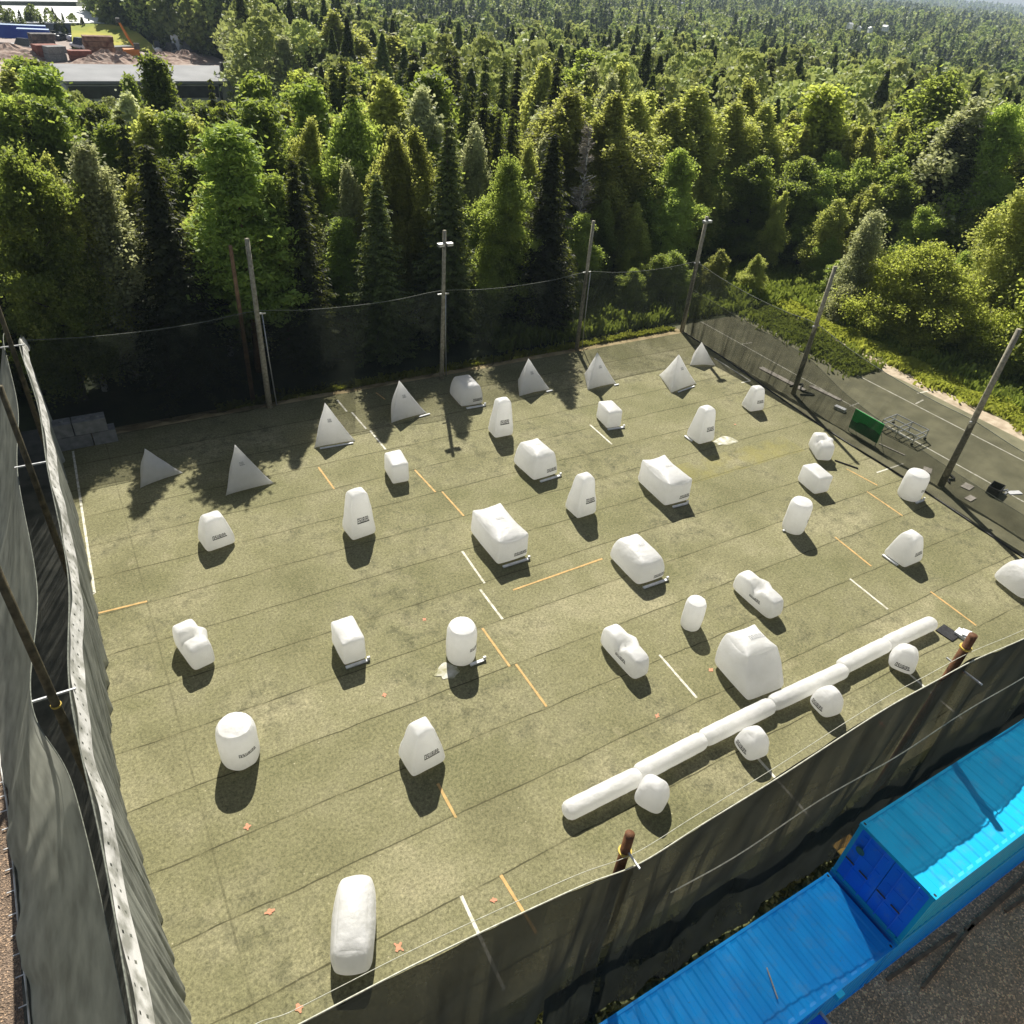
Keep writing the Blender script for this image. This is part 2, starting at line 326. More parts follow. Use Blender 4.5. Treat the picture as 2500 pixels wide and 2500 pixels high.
# painted marks -----------------------------------------------------
def marks(name, segs, mat, wd=.1, z=.02):
    mb = MB()
    for (a, b) in segs:
        a = Vector(a); b = Vector(b); d = (b-a).normalized(); p = Vector((-d.y, d.x))*wd/2
        n = max(2, int((b-a).length/.3)); pts = []
        for i in range(n+1):
            q = a.lerp(b, i/n); k = 1+.25*noise.noise(Vector((q.x*3, q.y*3, 0))); pts.append((q.x-p.x*k, q.y-p.y*k, z)); pts.append((q.x+p.x*k, q.y+p.y*k, z))
        mb.add(pts, [[2*i, 2*i+2, 2*i+3, 2*i+1] for i in range(n)])
    return tag(mb.build(name, mat), kind='structure')
marks('white_field_lines', [((-2.2, 42.7), (-2.45, 29.9)), ((-2.45, 29.9), (-2.9, 29.9)), ((13.3, 43.0), (13.35, 41.3)), ((13.6, 41.1), (13.7, 38.8)), ((13.85, 38.5), (13.9, 36.1)),
    ((13.8, 25.7), (13.7, 23.1)), ((13.3, 22.8), (13.3, 20.6)), ((27.2, 33.8), (27.1, 31.2)), ((18.5, 15.7), (18.4, 13.1)), ((6.05, 10.3), (5.95, 7.3)),
    ((30.8, 15.5), (30.7, 13.1)), ((42.5, 38.7), (42.4, 34.6)), ((42.4, 34.6), (41.5, 34.6)), ((40.8, 21.8), (43.4, 21.8)), ((18.6, 10.2), (18.5, 7.0)), ((28, 10.2), (27.9, 7.2))], M_LINEW, .11)
marks('orange_field_lines', [((-2.6, 28.5), (-.5, 28.4)), ((9.7, 35.8), (9.8, 33.4)), ((14.6, 33.4), (14.75, 30.9)), ((15.1, 30.8), (15.2, 28.3)), ((12.2, 20.5), (12.2, 18.0)), ((12.5, 18), (12.5, 15.5)),
    ((14.7, 22.1), (20.0, 22.2)), ((7.1, 14.3), (7.1, 12.8)), ((7.5, 10.3), (7.6, 8.2)), ((32.9, 18.3), (32.7, 15.7)), ((33.9, 13), (33.8, 10.4)), ((38.4, 20.6), (38.3, 18)), ((39.3, 22.9), (39.6, 20.8)), ((16, 43), (16.2, 41.9))], M_LINEO, .1, .024)
mb = MB(); rr = random.Random(3)
for (x, y) in [(.7, 15.7), (.6, 12.6), (.6, 9.6), (3.7, 9.8), (6.9, 9.7), (6.9, 18.9), (10.1, 22.1), (16.3, 13.1), (20.0, 14.0), (30.4, 8.8), (24.5, 8.6), (36.5, 30)]:
    a = rr.uniform(0, 6.28); k_ = rr.uniform(.5, 1)
    for q in range(2):
        b = a+q*1.5+rr.uniform(-.2, .2); dx, dy = math.cos(b), math.sin(b); L_ = .17*k_*rr.uniform(.7, 1.2); w_ = .045*rr.uniform(.7, 1.5)
        pts = []
        for m_ in range(7):
            tt = -1+m_/3; ww = w_*(1.1-abs(tt)*.6)*rr.uniform(.7, 1.3); pts.append((x+dx*L_*tt-dy*ww, y+dy*L_*tt+dx*ww, .028+q*.003)); pts.append((x+dx*L_*tt+dy*ww, y+dy*L_*tt-dx*ww, .028+q*.003))
        mb.add(pts, [[2*m_, 2*m_+2, 2*m_+3, 2*m_+1] for m_ in range(6)])
tag(mb.build('red_spray_marks', M_RED), kind='structure')
marks('white_court_lines', [((46.6, 45), (46.9, 5)), ((51.2, 45), (51.9, 5)), ((46.6, 40), (47.8, 39.9)), ((46.5, 28.7), (47.6, 28.8)), ((53.4, 28.1), (54.6, 28)), ((51.7, 27), (52.9, 27.2))], M_LINEW, .11, .014)
# ---------------------------------------------------------------- inflatable bunkers
def cubegrid(n):
    key = {}; V = []; F = []
    def vid(p):
        k = tuple(round(c, 5) for c in p)
        if k not in key: key[k] = len(V); V.append(p)
        return key[k]
    for ax in range(3):
        for s in (-1, 1):
            for i in range(n):
                for j in range(n):
                    q = []
                    for (a, b) in ((i, j), (i+1, j), (i+1, j+1), (i, j+1)):
                        # finer towards the edges
                        c = [0, 0, 0]; c[ax] = s; c[(ax+1) % 3] = math.sin((2*a/n-1)*math.pi/2); c[(ax+2) % 3] = math.sin((2*b/n-1)*math.pi/2); q.append(vid(tuple(c)))
                    F.append(q if s > 0 else q[::-1])
    return V, F
CG = cubegrid(18)
def S_box(W, D, H, tw=.95, td=.95, n=7, bulge=.06, mid=0, sh=(0, 0), sag=0, seed=0):
    def f(u, v, w):
        k = (abs(u)**n+abs(v)**n+abs(w)**n)**(-1/n)
        a, b, c = u*k, v*k, w*k; t = (c+1)/2
        fx = 1+(tw-1)*t+mid*math.sin(math.pi*t); fy = 1+(td-1)*t+mid*math.sin(math.pi*t)*.6
        x = a*W/2*fx*(1+bulge*(1-v*v)*(1-w*w)); y = b*D/2*fy*(1+bulge*(1-u*u)*(1-w*w))
        z = t*H
        if w > 0: z += bulge*H*(1-u*u)*(1-v*v)*w-sag*H*max(0, w)*(max(abs(u), abs(v))**4)*(1-min(abs(u), abs(v))**2)
        und = max(0, .14-t)/.14; x *= 1-.06*und; y *= 1-.06*und
        nn = noise.noise(Vector((x*1.6+seed*7, y*1.6, z*1.6)))*.03+noise.noise(Vector((x*5+seed, y*5, z*5)))*.008
        r = math.hypot(x, y)+.01
        return Vector((x+sh[0]*t+nn*x/r, y+sh[1]*t+nn*y/r, z+nn*.6+.03))
    return f
def S_can(R, H, taper=.97, seed=0):
    def f(u, v, w):
        m = max(abs(u), abs(v), 1e-6); a = math.atan2(v, u); rr = m if abs(w) > .999 else 1.0
        # square-ish grid to disc
        if abs(w) > .999:
            t = 1 if w > 0 else 0; r = R*rr*(.86 if w > 0 else .95); z = H*t+(.05*(1-rr**2) if w > 0 else 0)
        else:
            t = (w+1)/2; e = max(0, (t-.80)/.20); r = R*(1-.14*e**2.6); e2 = max(0, (.06-t)/.06); r *= 1-.05*e2; z = H*t
        r *= 1+(taper-1)*t+.035*math.sin(math.pi*t)
        nn = noise.noise(Vector((math.cos(a)*2+seed*3, math.sin(a)*2, z*2)))*.022+math.sin(a*22)*.006*max(0, (t-.75))/.25
        r += nn
        return Vector((r*math.cos(a), r*math.sin(a), z+.02))
    return f
def tri_bunker(label, F0, ang, W, H, seed, lg, flap):
    """three sided pyramid: front corner F0, front edge W long at angle ang, third corner behind"""
    e = empty('pyramid_bunker', (F0[0], F0[1], .012), ang); tag(e, label, 'paintball bunker', 'pyramid bunkers along the far net')
    c = [Vector((0, 0, .03)), Vector((W, 0, .03)), Vector((W*.5, W*.87, .03))]; cen = Vector((W*.5, W*.29, .03)); ap = Vector((W*.5-.22, W*.29+.12, H)); n = 14; V = []; F = []
    def P(k, a, b):              # face k, a along the base edge, b up
        p0, p1 = c[k], c[(k+1) % 3]; nrm = (p1-p0).cross(ap-p0).normalized()
        q = p0.lerp(p1, a).lerp(ap, b); w_ = 4*a*(1-a)
        edge = 4*b*(1-b)*(1-w_)
        base = w_*(1-b)**3
        q = q+nrm*(.17*w_*math.sin(math.pi*min(1, b*1.1+.05))**.8*(1-b)**.5)
        q = q+(Vector((cen.x, cen.y, q.z))-q)*(.07*edge)
        q.z += .07*base+noise.noise(Vector((a*3+seed, b*4, k)))*.02; return q
    for k in range(3):
        o = len(V)
        for i in range(n+1):
            for j in range(n+1): V.append(P(k, i/n, j/n*.985))
        for i in range(n):
            for j in range(n): a = o+i*(n+1)+j; F.append([a, a+n+1, a+n+2, a+1])
    o = len(V); V += [P(k, 0, .985) for k in range(3)]; F.append([o, o+1, o+2])
    ob = mesh('cover', V, F, MV, e, True); b = bmesh.new(); b.from_mesh(ob.data); bmesh.ops.remove_doubles(b, verts=b.verts, dist=.004); b.to_mesh(ob.data); b.free()
    if lg: logo(lambda u, v, w: P(0, (u+1)/2, (w+1)/2), '-y', -.22, .22, .08, .24, M_LOGOF, e)
    if flap:
        a, b_ = flap; MB().box(a, b_, -.26, -.16, .03, .08).build('weight_strap', M_FLAP, e)
def S_wing(W, D, H, side=1, seed=0):
    b = S_box(W, D, H, .9, .93, 8, .05, .05, seed=seed)
    def f(u, v, w):
        p = b(u, v, w); g = math.exp(-(v/.20)**4); us = u*side
        e = 1/(1+math.exp((us-.25)*9)); t = p.z/H
        p.z *= 1-.34*g*e*sst(.45, .9, t)
        if us > 0: p.x += side*W*.16*g*us*sst(.3, .8, t); p.z += .05*H*g*us*t
        return p
    return f
def S_snake(Ln, R):
    def f(u, v, w):
        # u along the length
        a = math.atan2(w, v); m = max(abs(v), abs(w))
        if abs(u) > .999: r = R*m*.93; x = u*(Ln/2)+u*.10*R*(1-m*m)*3-u*.0
        else:
            r = R*(1-.07*abs(u)**30); x = u*(Ln/2)
            e = max(0, (abs(u)-.86)/.14); r *= 1-.22*e**3
        if abs(u) > .999: r *= .84
        r += noise.noise(Vector((x*3, math.cos(a), math.sin(a))))*.012
        return Vector((x, r*math.cos(a), R*.96+r*math.sin(a)*.96+.01))
    return f
GL = ["XXXX.XXX.X.X.XXX.X.XXX.XX..", "X..X.X...X.X.X.X.X.X.X.X.X.", "X.XX.XXX.X.X.XXX.X.XXX.XX..", "X..X...X.X.X.X.X.X.X...X.X.", "XXXXXXXXXXXXXXXXXXXXXXXXXXX"]
def logo(f, face, u0, u1, w0, w1, mat, parent, off=.018):
    mb = MB(); R_, Cc = len(GL), len(GL[0])
    def P(a, b):
        a = u0+(u1-u0)*a; b = w0+(w1-w0)*b
        q = {'-y': (a, -1, b), '-x': (-1, -a, b), 'top': (a, b, 1), '+y': (-a, 1, b)}[face]
        e = 1e-3; p = f(*q)
        q1 = {'-y': (a+.05, -1, b), '-x': (-1, -a-.05, b), 'top': (a+.05, b, 1), '+y': (-a-.05, 1, b)}[face]
        q2 = {'-y': (a, -1, b+.05), '-x': (-1, -a, b+.05), 'top': (a, b+.05, 1), '+y': (-a, 1, b+.05)}[face]
        n = (f(*q1)-p).cross(f(*q2)-p).normalized(); return p+n*off
    for r in range(R_):
        for c in range(Cc):
            if GL[r][c] == 'X':
                a0, a1 = c/Cc, (c+1)/Cc; b1, b0 = 1-r/R_, 1-(r+1)/R_
                mb.add([P(a0, b0), P(a1, b0), P(a1, b1), P(a0, b1)], [[0, 1, 2, 3]])
    o = mb.build('printed_logo', mat, parent); b = bmesh.new(); b.from_mesh(o.data); bmesh.ops.remove_doubles(b, verts=b.verts, dist=1e-5); b.to_mesh(o.data); b.free(); return o
def bunker(kind, label, cat, x, y, f, rz=0, lg=None, flap=None, group=None, lm=None, snk=False):
    e = empty(kind, (x, y, .012), rz); tag(e, label, cat, group)
    V = [f(*p) for p in CG[0]]
    o = mesh('cover', V, CG[1], MV, e, True)
    if lg: logo(f, *lg, lm or M_LOGO, e)
    if flap:
        side, a, b, dist = flap; mb = MB()
        if side == 'y': mb.box(a, b, -dist-.13, -dist, .03, .10)
        else: mb.box(-dist-.13, -dist, a, b, .03, .10)
        if side == 'y': mb.box(b, b+.12, -dist-.06, -dist+.02, .02, .2)
        mb.build('weight_strap', M_FLAP, e)
    return e
# pyramids
PY = [((.55, 37.5), 15, 2.35, 1.75, 16, 'small white pyramid bunker in the tree shade, leftmost of the pyramid row', None),
      ((4.4, 35.05), 3, 2.6, 2.45, 3, 'tall white pyramid bunker standing in dappled tree shade, second from the left', None),
      ((10.1, 37.85), -4, 2.5, 2.45, -4, 'tall white pyramid with a white strap along its dark front gap, third from the left', (.3, 2.3)),
      ((15.4, 38.85), 7, 2.6, 2.35, 5, 'leaning white pyramid bunker left of the floodlight pole shadow', (1.9, 2.7)),
      ((24.8, 38.9), 2, 2.55, 2.3, 2, 'white pyramid bunker right of the rounded block by the far net', (2.1, 2.6)),
      ((29.85, 37.95), 1, 2.55, 2.35, 1, 'white pyramid bunker crossed by the thin shadow of a net pole', (2.2, 2.6)),
      ((35.3, 35.3), 9, 2.8, 2.35, 6, 'white pyramid bunker with creased front edge, second from the right', (.5, 2.3)),
      ((39.65, 38.35), -22, 2.1, 1.65, -20, 'smallest white pyramid bunker in the far right corner of the field', None)]
for (F0, a, W, H, sd_, lb, fl) in PY: tri_bunker(lb, F0, rad(a), W, H, sd_, H > 2, fl)
# small bricks
for i, (x, y, W, D, H, a, lb, fl) in enumerate([(13.4, 33.2, 1.0, 1.6, 1.25, -5, 'small upright white block beside the end of a white line', None),
      (28.5, 33.6, 1.05, 1.65, 1.2, -8, 'small white block bunker at the head of a white line, farther right', ('y', -.5, .65, .86)),
      (6.45, 21.75, 1.0, 1.55, 1.3, 0, 'white block with a thin strap, between the notched bunker and the domed can', ('y', -.45, .5, .80)),
      (35.6, 22.4, 1.05, 1.65, 1.15, -8, 'white block leaning in front of a notched bunker near the right edge', None)]):
    bunker('brick_bunker', lb, 'paintball bunker', x, y, S_box(W, D, H, .97, .97, 14, .06, 0, seed=i+11), rad(a), None, fl, 'small block bunkers')
# tapered towers
TT = [(3.15, 31.35, 1.5, 1.35, 1.6, .52, .5, 9, 'squat tapered white bunker in front of the tree shadow, far left', None, .05),
      (9.7, 29.25, 1.45, 1.25, 2.5, .55, .5, 6, 'tall tapered white tower bunker, left of the orange line dashes', None, .0),
      (21.2, 35.1, 1.4, 1.15, 2.35, .56, .5, -3, 'tall tapered white tower behind the creased ridge bunker', None, 0),
      (21.25, 26.1, 1.4, 1.35, 2.3, .48, .5, 2, 'tall tapered tower bunker between the two long white blocks', None, 0),
      (32.9, 29.5, 1.4, 1.4, 2.25, .5, .5, 0, 'leaning tapered tower with a strap beside a pale chalk patch', ('x', -.1, .6, .68), 0),
      (39.35, 31.3, 1.3, 1.15, 1.6, .5, .5, -8, 'small tapered white bunker nearest the right hand net', None, 0),
      (7.0, 15.5, 1.5, 1.25, 1.95, .42, .5, 5, 'tapered white bunker with bold black lettering over an orange dash', None, .04),
      (34.85, 15.45, 1.55, 1.45, 1.6, .42, .5, 0, 'wide tapered white bunker with a strap on its left, near the right edge', ('x', -.35, .6, .76), .04)]
for i, (x, y, W, D, H, tw, td, a, lb, fl, md) in enumerate(TT):
    f = S_box(W, D, H, tw*1.1, td*1.1, 11, .05, md, seed=i+21)
    u0 = .1 if i > 2 else -.1
    bunker('tower_bunker', lb, 'paintball bunker', x, y, f, rad(a), ('-y', u0-.42, u0+.62, -.24, .02), fl, 'tapered tower bunkers')
# cans
for i, (x, y, R, H, lb, fl, a0) in enumerate([(1.2, 18.6, .68, 1.75, 'broad white can bunker at the lower left, lettering across its front', None, -1.3),
      (10.6, 19.45, .63, 1.8, 'domed white can bunker standing beside an orange line', ('y', .1, .75, .62), -1.0),
      (31.25, 19.85, .60, 1.85, 'tall white can bunker below the leaning block', ('x', .0, .1, .6), -1.0),
      (40.45, 19.2, .66, 1.65, 'white can bunker next to the right net and the thick wooden pole', ('y', -.3, .4, .66), -1.4),
      (21.0, 16.55, .47, 1.5, 'slim plain white can bunker in the middle near the big centre bunker', None, None)]):
    f = S_can(R, H, .97, i)
    e = bunker('can_bunker', lb, 'paintball bunker', x, y, f, 0, None, fl, 'can bunkers')
    if a0 is not None:
        g = lambda u, v, w, f=f: f(math.cos(a0+u), math.sin(a0+u), w)
        logo(lambda u, v, w: g(u, 0, w), '-y', -.45, .5, -.12, .06, M_LOGO, e)
# big blocks
RR = [(15.7, 25.4, 1.75, 3.05, 1.5, .97, .97, 0, 0, 16, .06, .10, 'long white block bunker with two faint marks on its saddle top', ('y', -.65, .8, 1.62)),
      (26.75, 25.75, 1.7, 2.85, 1.55, .97, .97, 0, -3, 16, .06, .10, 'long white block bunker with saddle top, right of the tall tower', ('y', -.4, .6, 1.52)),
      (21.15, 20.9, 1.7, 2.5, 1.3, .72, .85, .10, -1, 10, .07, .0, 'swollen six sided white bunker tied to an orange line', ('y', -.6, .85, 1.36)),
      (21.1, 30.7, 1.75, 2.3, 1.55, .72, .80, .06, 3, 12, .06, .05, 'creased ridge topped white bunker on the centre line, behind a tower', ('y', -.5, .9, 1.24)),
      (21.2, 39.9, 1.65, 2.1, 1.4, .68, .85, .10, -3, 10, .06, .0, 'rounded white block bunker against the far net by the centre pole', ('y', -.5, .8, 1.16)),
      (38.6, 11.2, 1.9, 2.0, 1.35, .7, .7, .05, -8, 6, .07, .0, 'wrinkled white bunker cut off by the right edge of the field', None)]
for i, (x, y, W, D, H, tw, td, md, a, n, bl, sg, lb, fl) in enumerate(RR):
    f = S_box(W, D, H, tw, td, n, bl, md, (0, 0), sg, seed=i+31)
    e = bunker('block_bunker', lb, 'paintball bunker', x, y, f, rad(a), ('-y', .0, .85, -.46, -.18) if i < 5 else None, fl, 'large block bunkers')
    if i < 4: logo(f, 'top', -.1 if i else -.2, .45 if i else .3, .0, .12, M_LOGOF, e)
# centre bunker
f = S_box(2.05, 2.35, 1.9, .80, .62, 14, .06, .08, (-.05, .5), .08, seed=41)
e = bunker('centre_bunker', 'largest white bunker, a wide faceted dome with grey lettering beside the snake beams', 'paintball bunker', 21.2, 12.95, f, rad(-4), ('top', -.2, .75, -.2, .1), None, None, M_LOGOF)
# barrel bag
f = S_box(1.12, 2.4, 1.08, .84, .92, 9, .14, .10, seed=44)
bunker('barrel_bunker', 'wrinkled white barrel shaped bunker lying alone nearest the camera', 'paintball bunker', 2.70, 10.85, f, rad(-24))
# notched bunkers
for i, (x, y, W, D, H, a, lb, lg) in enumerate([(.75, 24.3, .95, 2.0, 1.2, 12, 'notched white bunker near the left net, below the squat tower', None),
      (39.0, 24.9, .95, 1.9, 1.15, -30, 'notched white bunker by the right net, behind the leaning block', None),
      (24.95, 16.35, .85, 2.55, 1.1, 0, 'notched white bunker with a raised knob, right of the slim can', ('-x', -.1, .45, -.1, .2)),
      (16.85, 16.2, .85, 2.5, 1.1, 1, 'notched white bunker with a raised knob, left of the slim can', ('-x', -.05, .5, -.1, .2))]):
    bunker('notched_bunker', lb, 'paintball bunker', x, y, S_wing(W, D, H, 1, i+51), rad(a), lg, None, 'notched bunkers')
# snake
SN = [(10.5, 13.72, 11.02, 'first'), (13.72, 16.98, 11.12, 'second'), (16.98, 20.7, 11.18, 'third'), (20.75, 25.1, 11.18, 'fourth'), (25.1, 28.2, 11.32, 'fifth'), (28.2, 31.5, 11.32, 'sixth')]
for i, (a, b, y, nm) in enumerate(SN):
    Ln = b-a-.03; f = S_snake(Ln, .355)
    lb = {0: 'round ended white snake beam at the lower left end of the snake', 1: 'white snake beam second from the left end, behind two cushions', 2: 'white snake beam touching the left side of the big centre bunker',
          3: 'white snake beam touching the right side of the big centre bunker', 4: 'white snake beam second from the right end of the snake', 5: 'white snake beam at the upper right end of the snake'}[i]
    bunker('snake_beam', lb, 'snake beam', (a+b)/2, y+.05, f, rad((0, 1, 0, -1, .5, -1)[i]), None, None, 'lying beams of the snake')
for i, (x, y, a, lb, lg) in enumerate([(13.65, 10.2, 28, 'plain rounded white cushion beside the first snake beam joint', None),
      (18.55, 10.15, -6, 'white cushion bunker with bold black lettering below the centre bunker', ('-x', -.6, .6, -.35, .0)),
      (22.9, 10.25, -6, 'white cushion bunker with black lettering below the fourth snake beam', ('-x', -.6, .6, -.35, .0)),
      (28.0, 10.35, 30, 'white cushion bunker with thin black lettering, rightmost beside the snake', ('-x', -.6, .6, -.35, .0))]):
    bunker('cushion_bunker', lb, 'paintball bunker', x, y, S_box(1.12, 1.15, 1.12, .62, .62, 4.2, .08, .08, seed=i+61), rad(a), lg, None, 'cushion bunkers beside the snake')
# white chalk spills
M_CHALK = noisy('chalk_spill', (.30, .29, .17), (.62, .61, .55), 2.5, .95, detail=9)
mb = MB()
for (x, y, rx, ry) in ((34.3, 28.6, .8, .5), (9.7, 18.9, .5, .35)):
    mb.add([(x+rx*(1+.6*noise.noise(Vector((math.cos(k*.157)*1.6, math.sin(k*.157)*1.6, x))))*math.cos(k*.157), y+ry*(1+.6*noise.noise(Vector((math.cos(k*.157)*1.6, math.sin(k*.157)*1.6, y))))*math.sin(k*.157), .032) for k in range(40)], [list(range(40))])
tag(mb.build('ground_chalk', M_CHALK), kind='structure')
# ---------------------------------------------------------------- nets
M_NETD = netmat('dark_net', (.024, .029, .022), .27, .2, .35)
M_NETN = netmat('near_net', (.024, .027, .023), .67, .12, .3)
M_NETL = netmat('grey_net', (.40, .41, .35), .56, .16, .5)
M_NETR = netmat('sheer_net', (.055, .062, .042), .39, .12, .35)
M_TAPE = noisy('white_webbing', (.30, .30, .26), (.66, .65, .61), 1.8, .7, detail=7, lo=.38, hi=.58)
def curve(P, n):
    """Catmull-Rom through P"""
    P = [Vector(p) for p in P]; P = [P[0]*2-P[1]]+P+[P[-1]*2-P[-2]]; out = []; m = len(P)-3
    for i in range(n+1):
        s = i/n*m; k = min(int(s), m-1); t = s-k; a, b, c, d = P[k:k+4]
        out.append(.5*((2*b)+(c-a)*t+(2*a-5*b+4*c-d)*t*t+(3*b-a-3*c+d)*t**3))
    return out
def net(parent, name, top, bot, mat, n=120, nz=14, fold=.15, fs=1.2, drape=0, seed=0, nrm=None):
    A = curve(top, n); B = curve(bot, n); V = []; F = []
    for i in range(n+1):
        for j in range(nz+1):
            t = j/nz; p = A[i].lerp(B[i], t)
            d = (A[min(i+1, n)]-A[max(i-1, 0)]).normalized(); v = (B[i]-A[i]).normalized(); q = d.cross(v).normalized()
            s = i/n*(A[-1]-A[0]).length
            a = noise.noise(Vector((s*fs+seed, t*1.2+s*.25*fs, seed*3.1)))*fold*(.25+t)+noise.noise(Vector((s*fs*3+seed, t*2+s*.6, seed)))*fold*.35*(.2+t)
            V.append(p+q*(a+drape*math.sin(math.pi*t)))
    for i in range(n):
        for j in range(nz): a = i*(nz+1)+j; F.append([a, a+1, a+nz+2, a+nz+1])
    return mesh(name, V, F, mat, parent, True), A
def sag(P, s, k=4):
    """rope points with sag between supports"""
    out = []
    for a, b in zip(P[:-1], P[1:]):
        a = Vector(a); b = Vector(b)
        for i in range(k):
            t = i/k; q = a.lerp(b, t); q.z -= 4*s*t*(1-t); out.append(q)
    out.append(Vector(P[-1])); return out
def rope(name, P, r, mat, parent): return MB().tube(P, r, 6).build(name, mat, parent, True)
def fence(name, label, loc, top, bots, rmat=M_ROPE, rr_=.02, **kw):
    e = empty(name, loc); tag(e, label, 'safety net'); o = Vector(loc)
    T = [Vector(p)-o for p in top]
    for (tp, bt, mt, kk) in bots:
        a = dict(kw); a.update(kk)
        ob, A = net(e, 'netting', [Vector(p)-o for p in (tp or top)], [Vector(p)-o for p in bt], mt, **a)
    rope('top_rope', curve(T, 160), rr_, rmat, e); return e
# far net
ft = sag([(-3.0, 43.9, 6.3), (9.0, 43.9, 6.3), (21.0, 43.7, 6.2), (33.0, 44.0, 6.1), (43.6, 43.9, 5.9)], .35)
fb = [(p.x, 43.95+.25*math.sin(p.x*.7), .02) for p in ft]
fence('far_net', 'dark sagging safety net hung along the far side under the trees', (20, 43.9, 0), ft, [(None, fb, M_NETD, {}), ([(p.x, p.y+.12, p.z-.1) for p in ft[:7]], [(p.x, 44.2, .05) for p in ft[:7]], M_NETD, dict(seed=4, n=60))], rmat=M_CORD, fold=.5, fs=.55, n=200)
# right net : tall sheer layer and lower denser layer
rt = sag([(43.6, 43.9, 5.8), (44.0, 31.9, 5.4), (43.45, 19.1, 4.6), (42.9, 5.5, 4.6)], .35, 5)
rb = [(43.5, 43.4, .02), (43.2, 38, .02), (42.5, 32, .03), (42.0, 26, .03), (41.9, 20, .03), (41.3, 12.5, .03), (40.9, 5.5, .03)]
r2 = [(43.65, 43.8, 3.6), (43.9, 38, 3.2), (44.0, 31.9, 3.0), (43.9, 27, 1.9), (43.6, 19, 1.2), (43, 5.5, 1.0)]
r2b = [(43.55, 43.5, .03), (43.5, 38, .03), (43.3, 32, .03), (43.1, 27, .03), (42.9, 19, .03), (42.5, 5.5, .03)]
e = fence('side_net', 'sheer dark safety net along the right side in front of the old court', (43, 25, 0), rt, [(None, rb, M_NETR, {}), (r2, r2b, M_NETR, dict(seed=9, fold=.25))], rmat=M_CORD, fold=.22, fs=.9, n=150)
rope('hem_rope', [Vector(p)-Vector((43, 25, 0))+Vector((0, 0, .03)) for p in curve(rb, 80)], .05, M_DARK, e)
rope('lower_rope', [Vector(p)-Vector((43, 25, 0)) for p in curve(r2, 80)], .012, M_CORD, e)
# near net (tall)
nt_ = [(-2.9, 5.1, 8.6), (-.65, 5.6, 9.6), (.3, 5.6, 9.5), (2.3, 5.6, 9.38), (4.0, 5.6, 9.15), (6.2, 5.6, 8.75), (7.82, 5.6, 8.25), (9.6, 5.6, 8.45), (12, 5.6, 8.68), (15.5, 5.6, 9.2), (17.7, 5.6, 9.23), (19.6, 5.6, 9.2), (22.4, 5.6, 8.8), (26, 5.6, 8.5), (30, 5.6, 9.2), (41, 5.6, 9)]
nt_ = [(x*k_, y*k_, 24.2-(24.2-z)*k_) for x, y, z in nt_ for k_ in (1.057,)]
nb = [(-2.6, 5.5, .3), (-.65, 5.5, .2), (.3, 5.5, .2), (2.3, 5.55, .3), (4.0, 5.6, .6), (6.2, 5.7, 1.9), (7.8, 5.7, 2.35), (9.6, 5.7, 1.6), (12, 5.7, 2.2), (15.5, 5.65, 2.0), (17.7, 5.6, 2.1), (19.6, 5.6, 2.2), (22.4, 5.6, 2.2), (26, 5.6, 2.2), (30, 5.6, 2.2), (41, 5.6, 2.2)]
nl = [(6.0, 5.72, 3.0), (8, 5.75, 2.9), (12, 5.78, 3.0), (17, 5.75, 3.0), (24, 5.7, 3.0), (41, 5.7, 3.0)]
nlb = [(6.0, 5.5, .05), (8, 5.45, .05), (12, 5.4, .04), (17, 5.45, .04), (24, 5.5, .04), (41, 5.5, .04)]
e = fence('near_net', 'tall dark safety net hung on brown poles between the field and the blue containers', (18, 5.6, 0), nt_, [(None, nb, M_NETN, dict(nz=22)), (nl, nlb, M_NETN, dict(seed=3, nz=8, fold=.2))], fold=.38, fs=.55, n=260, rr_=.018)
for k, (z, s) in enumerate(((5.25, 7.5), (8.9, 0))):
    if k == 0: rope('seam_cord', [Vector((x, 5.52+.03*math.sin(x), 5.35+.03*x+.1*math.sin(x*.9)))-Vector((18, 5.6, 0)) for x in np.linspace(9.3, 41, 60)], .016, M_ROPE, e)
    else: rope('stay_rope', [Vector((p.x, p.y+.22, p.z+.1)) for p in [Vector(q)-Vector((18, 5.6, 0)) for q in curve(nt_, 140)]], .008, M_ROPE, e)
# left side : inner net and outer net on a line of poles
HT = 8.0
it = [(-2.9, 43.8, 6.6), (-2.77, 38.8, 8.0), (-2.45, 33.5, 7.6), (-2.38, 27.7, 8.0), (-2.32, 22, 7.5), (-2.61, 16.4, 8.0), (-2.45, 11.5, 7.6), (-2.3, 5.6, 7.9)]
ib = [(-2.8, 43.9, .03), (-2.75, 39, .03), (-2.55, 34, .03), (-2.5, 28, .03), (-2.6, 24, .03), (-2.85, 18.7, .03), (-2.4, 14.5, .03), (-2.1, 10.6, .03), (-2.1, 5.6, .03)]
e = fence('inner_side_net', 'pleated grey safety net with a white punched band, left side of the field', (-2.6, 25, 0), it, [(None, ib, M_NETL, dict(nz=24))], rmat=M_CORD, fold=.15, fs=2.3, n=700, rr_=.02)
def tape():
    """punched band: ladder of webbing with holes"""
    A = curve(it, 500); V = []; F = []; o = Vector((-2.6, 25, 0)); rows = [0, .12, .20, .40, .48, .68]
    for i, p in enumerate(A):
        for j, h in enumerate(rows):
            out = .05*math.sin(i*.11)+.12*noise.noise(Vector((i*.05, h*2, 3)))
            V.append((p.x+.06+out*.5+h*.25-o.x, p.y-o.y, p.z-h+.03*math.sin(i*.2)))
    nr = len(rows)
    for i in range(len(A)-1):
        for j in range(nr-1):
            if j in (1, 3) and i % 7 == 3: continue
            a = i*nr+j; F.append([a, a+1, a+nr+1, a+nr])
    return mesh('punched_band', V, F, M_TAPE, e)
tape()
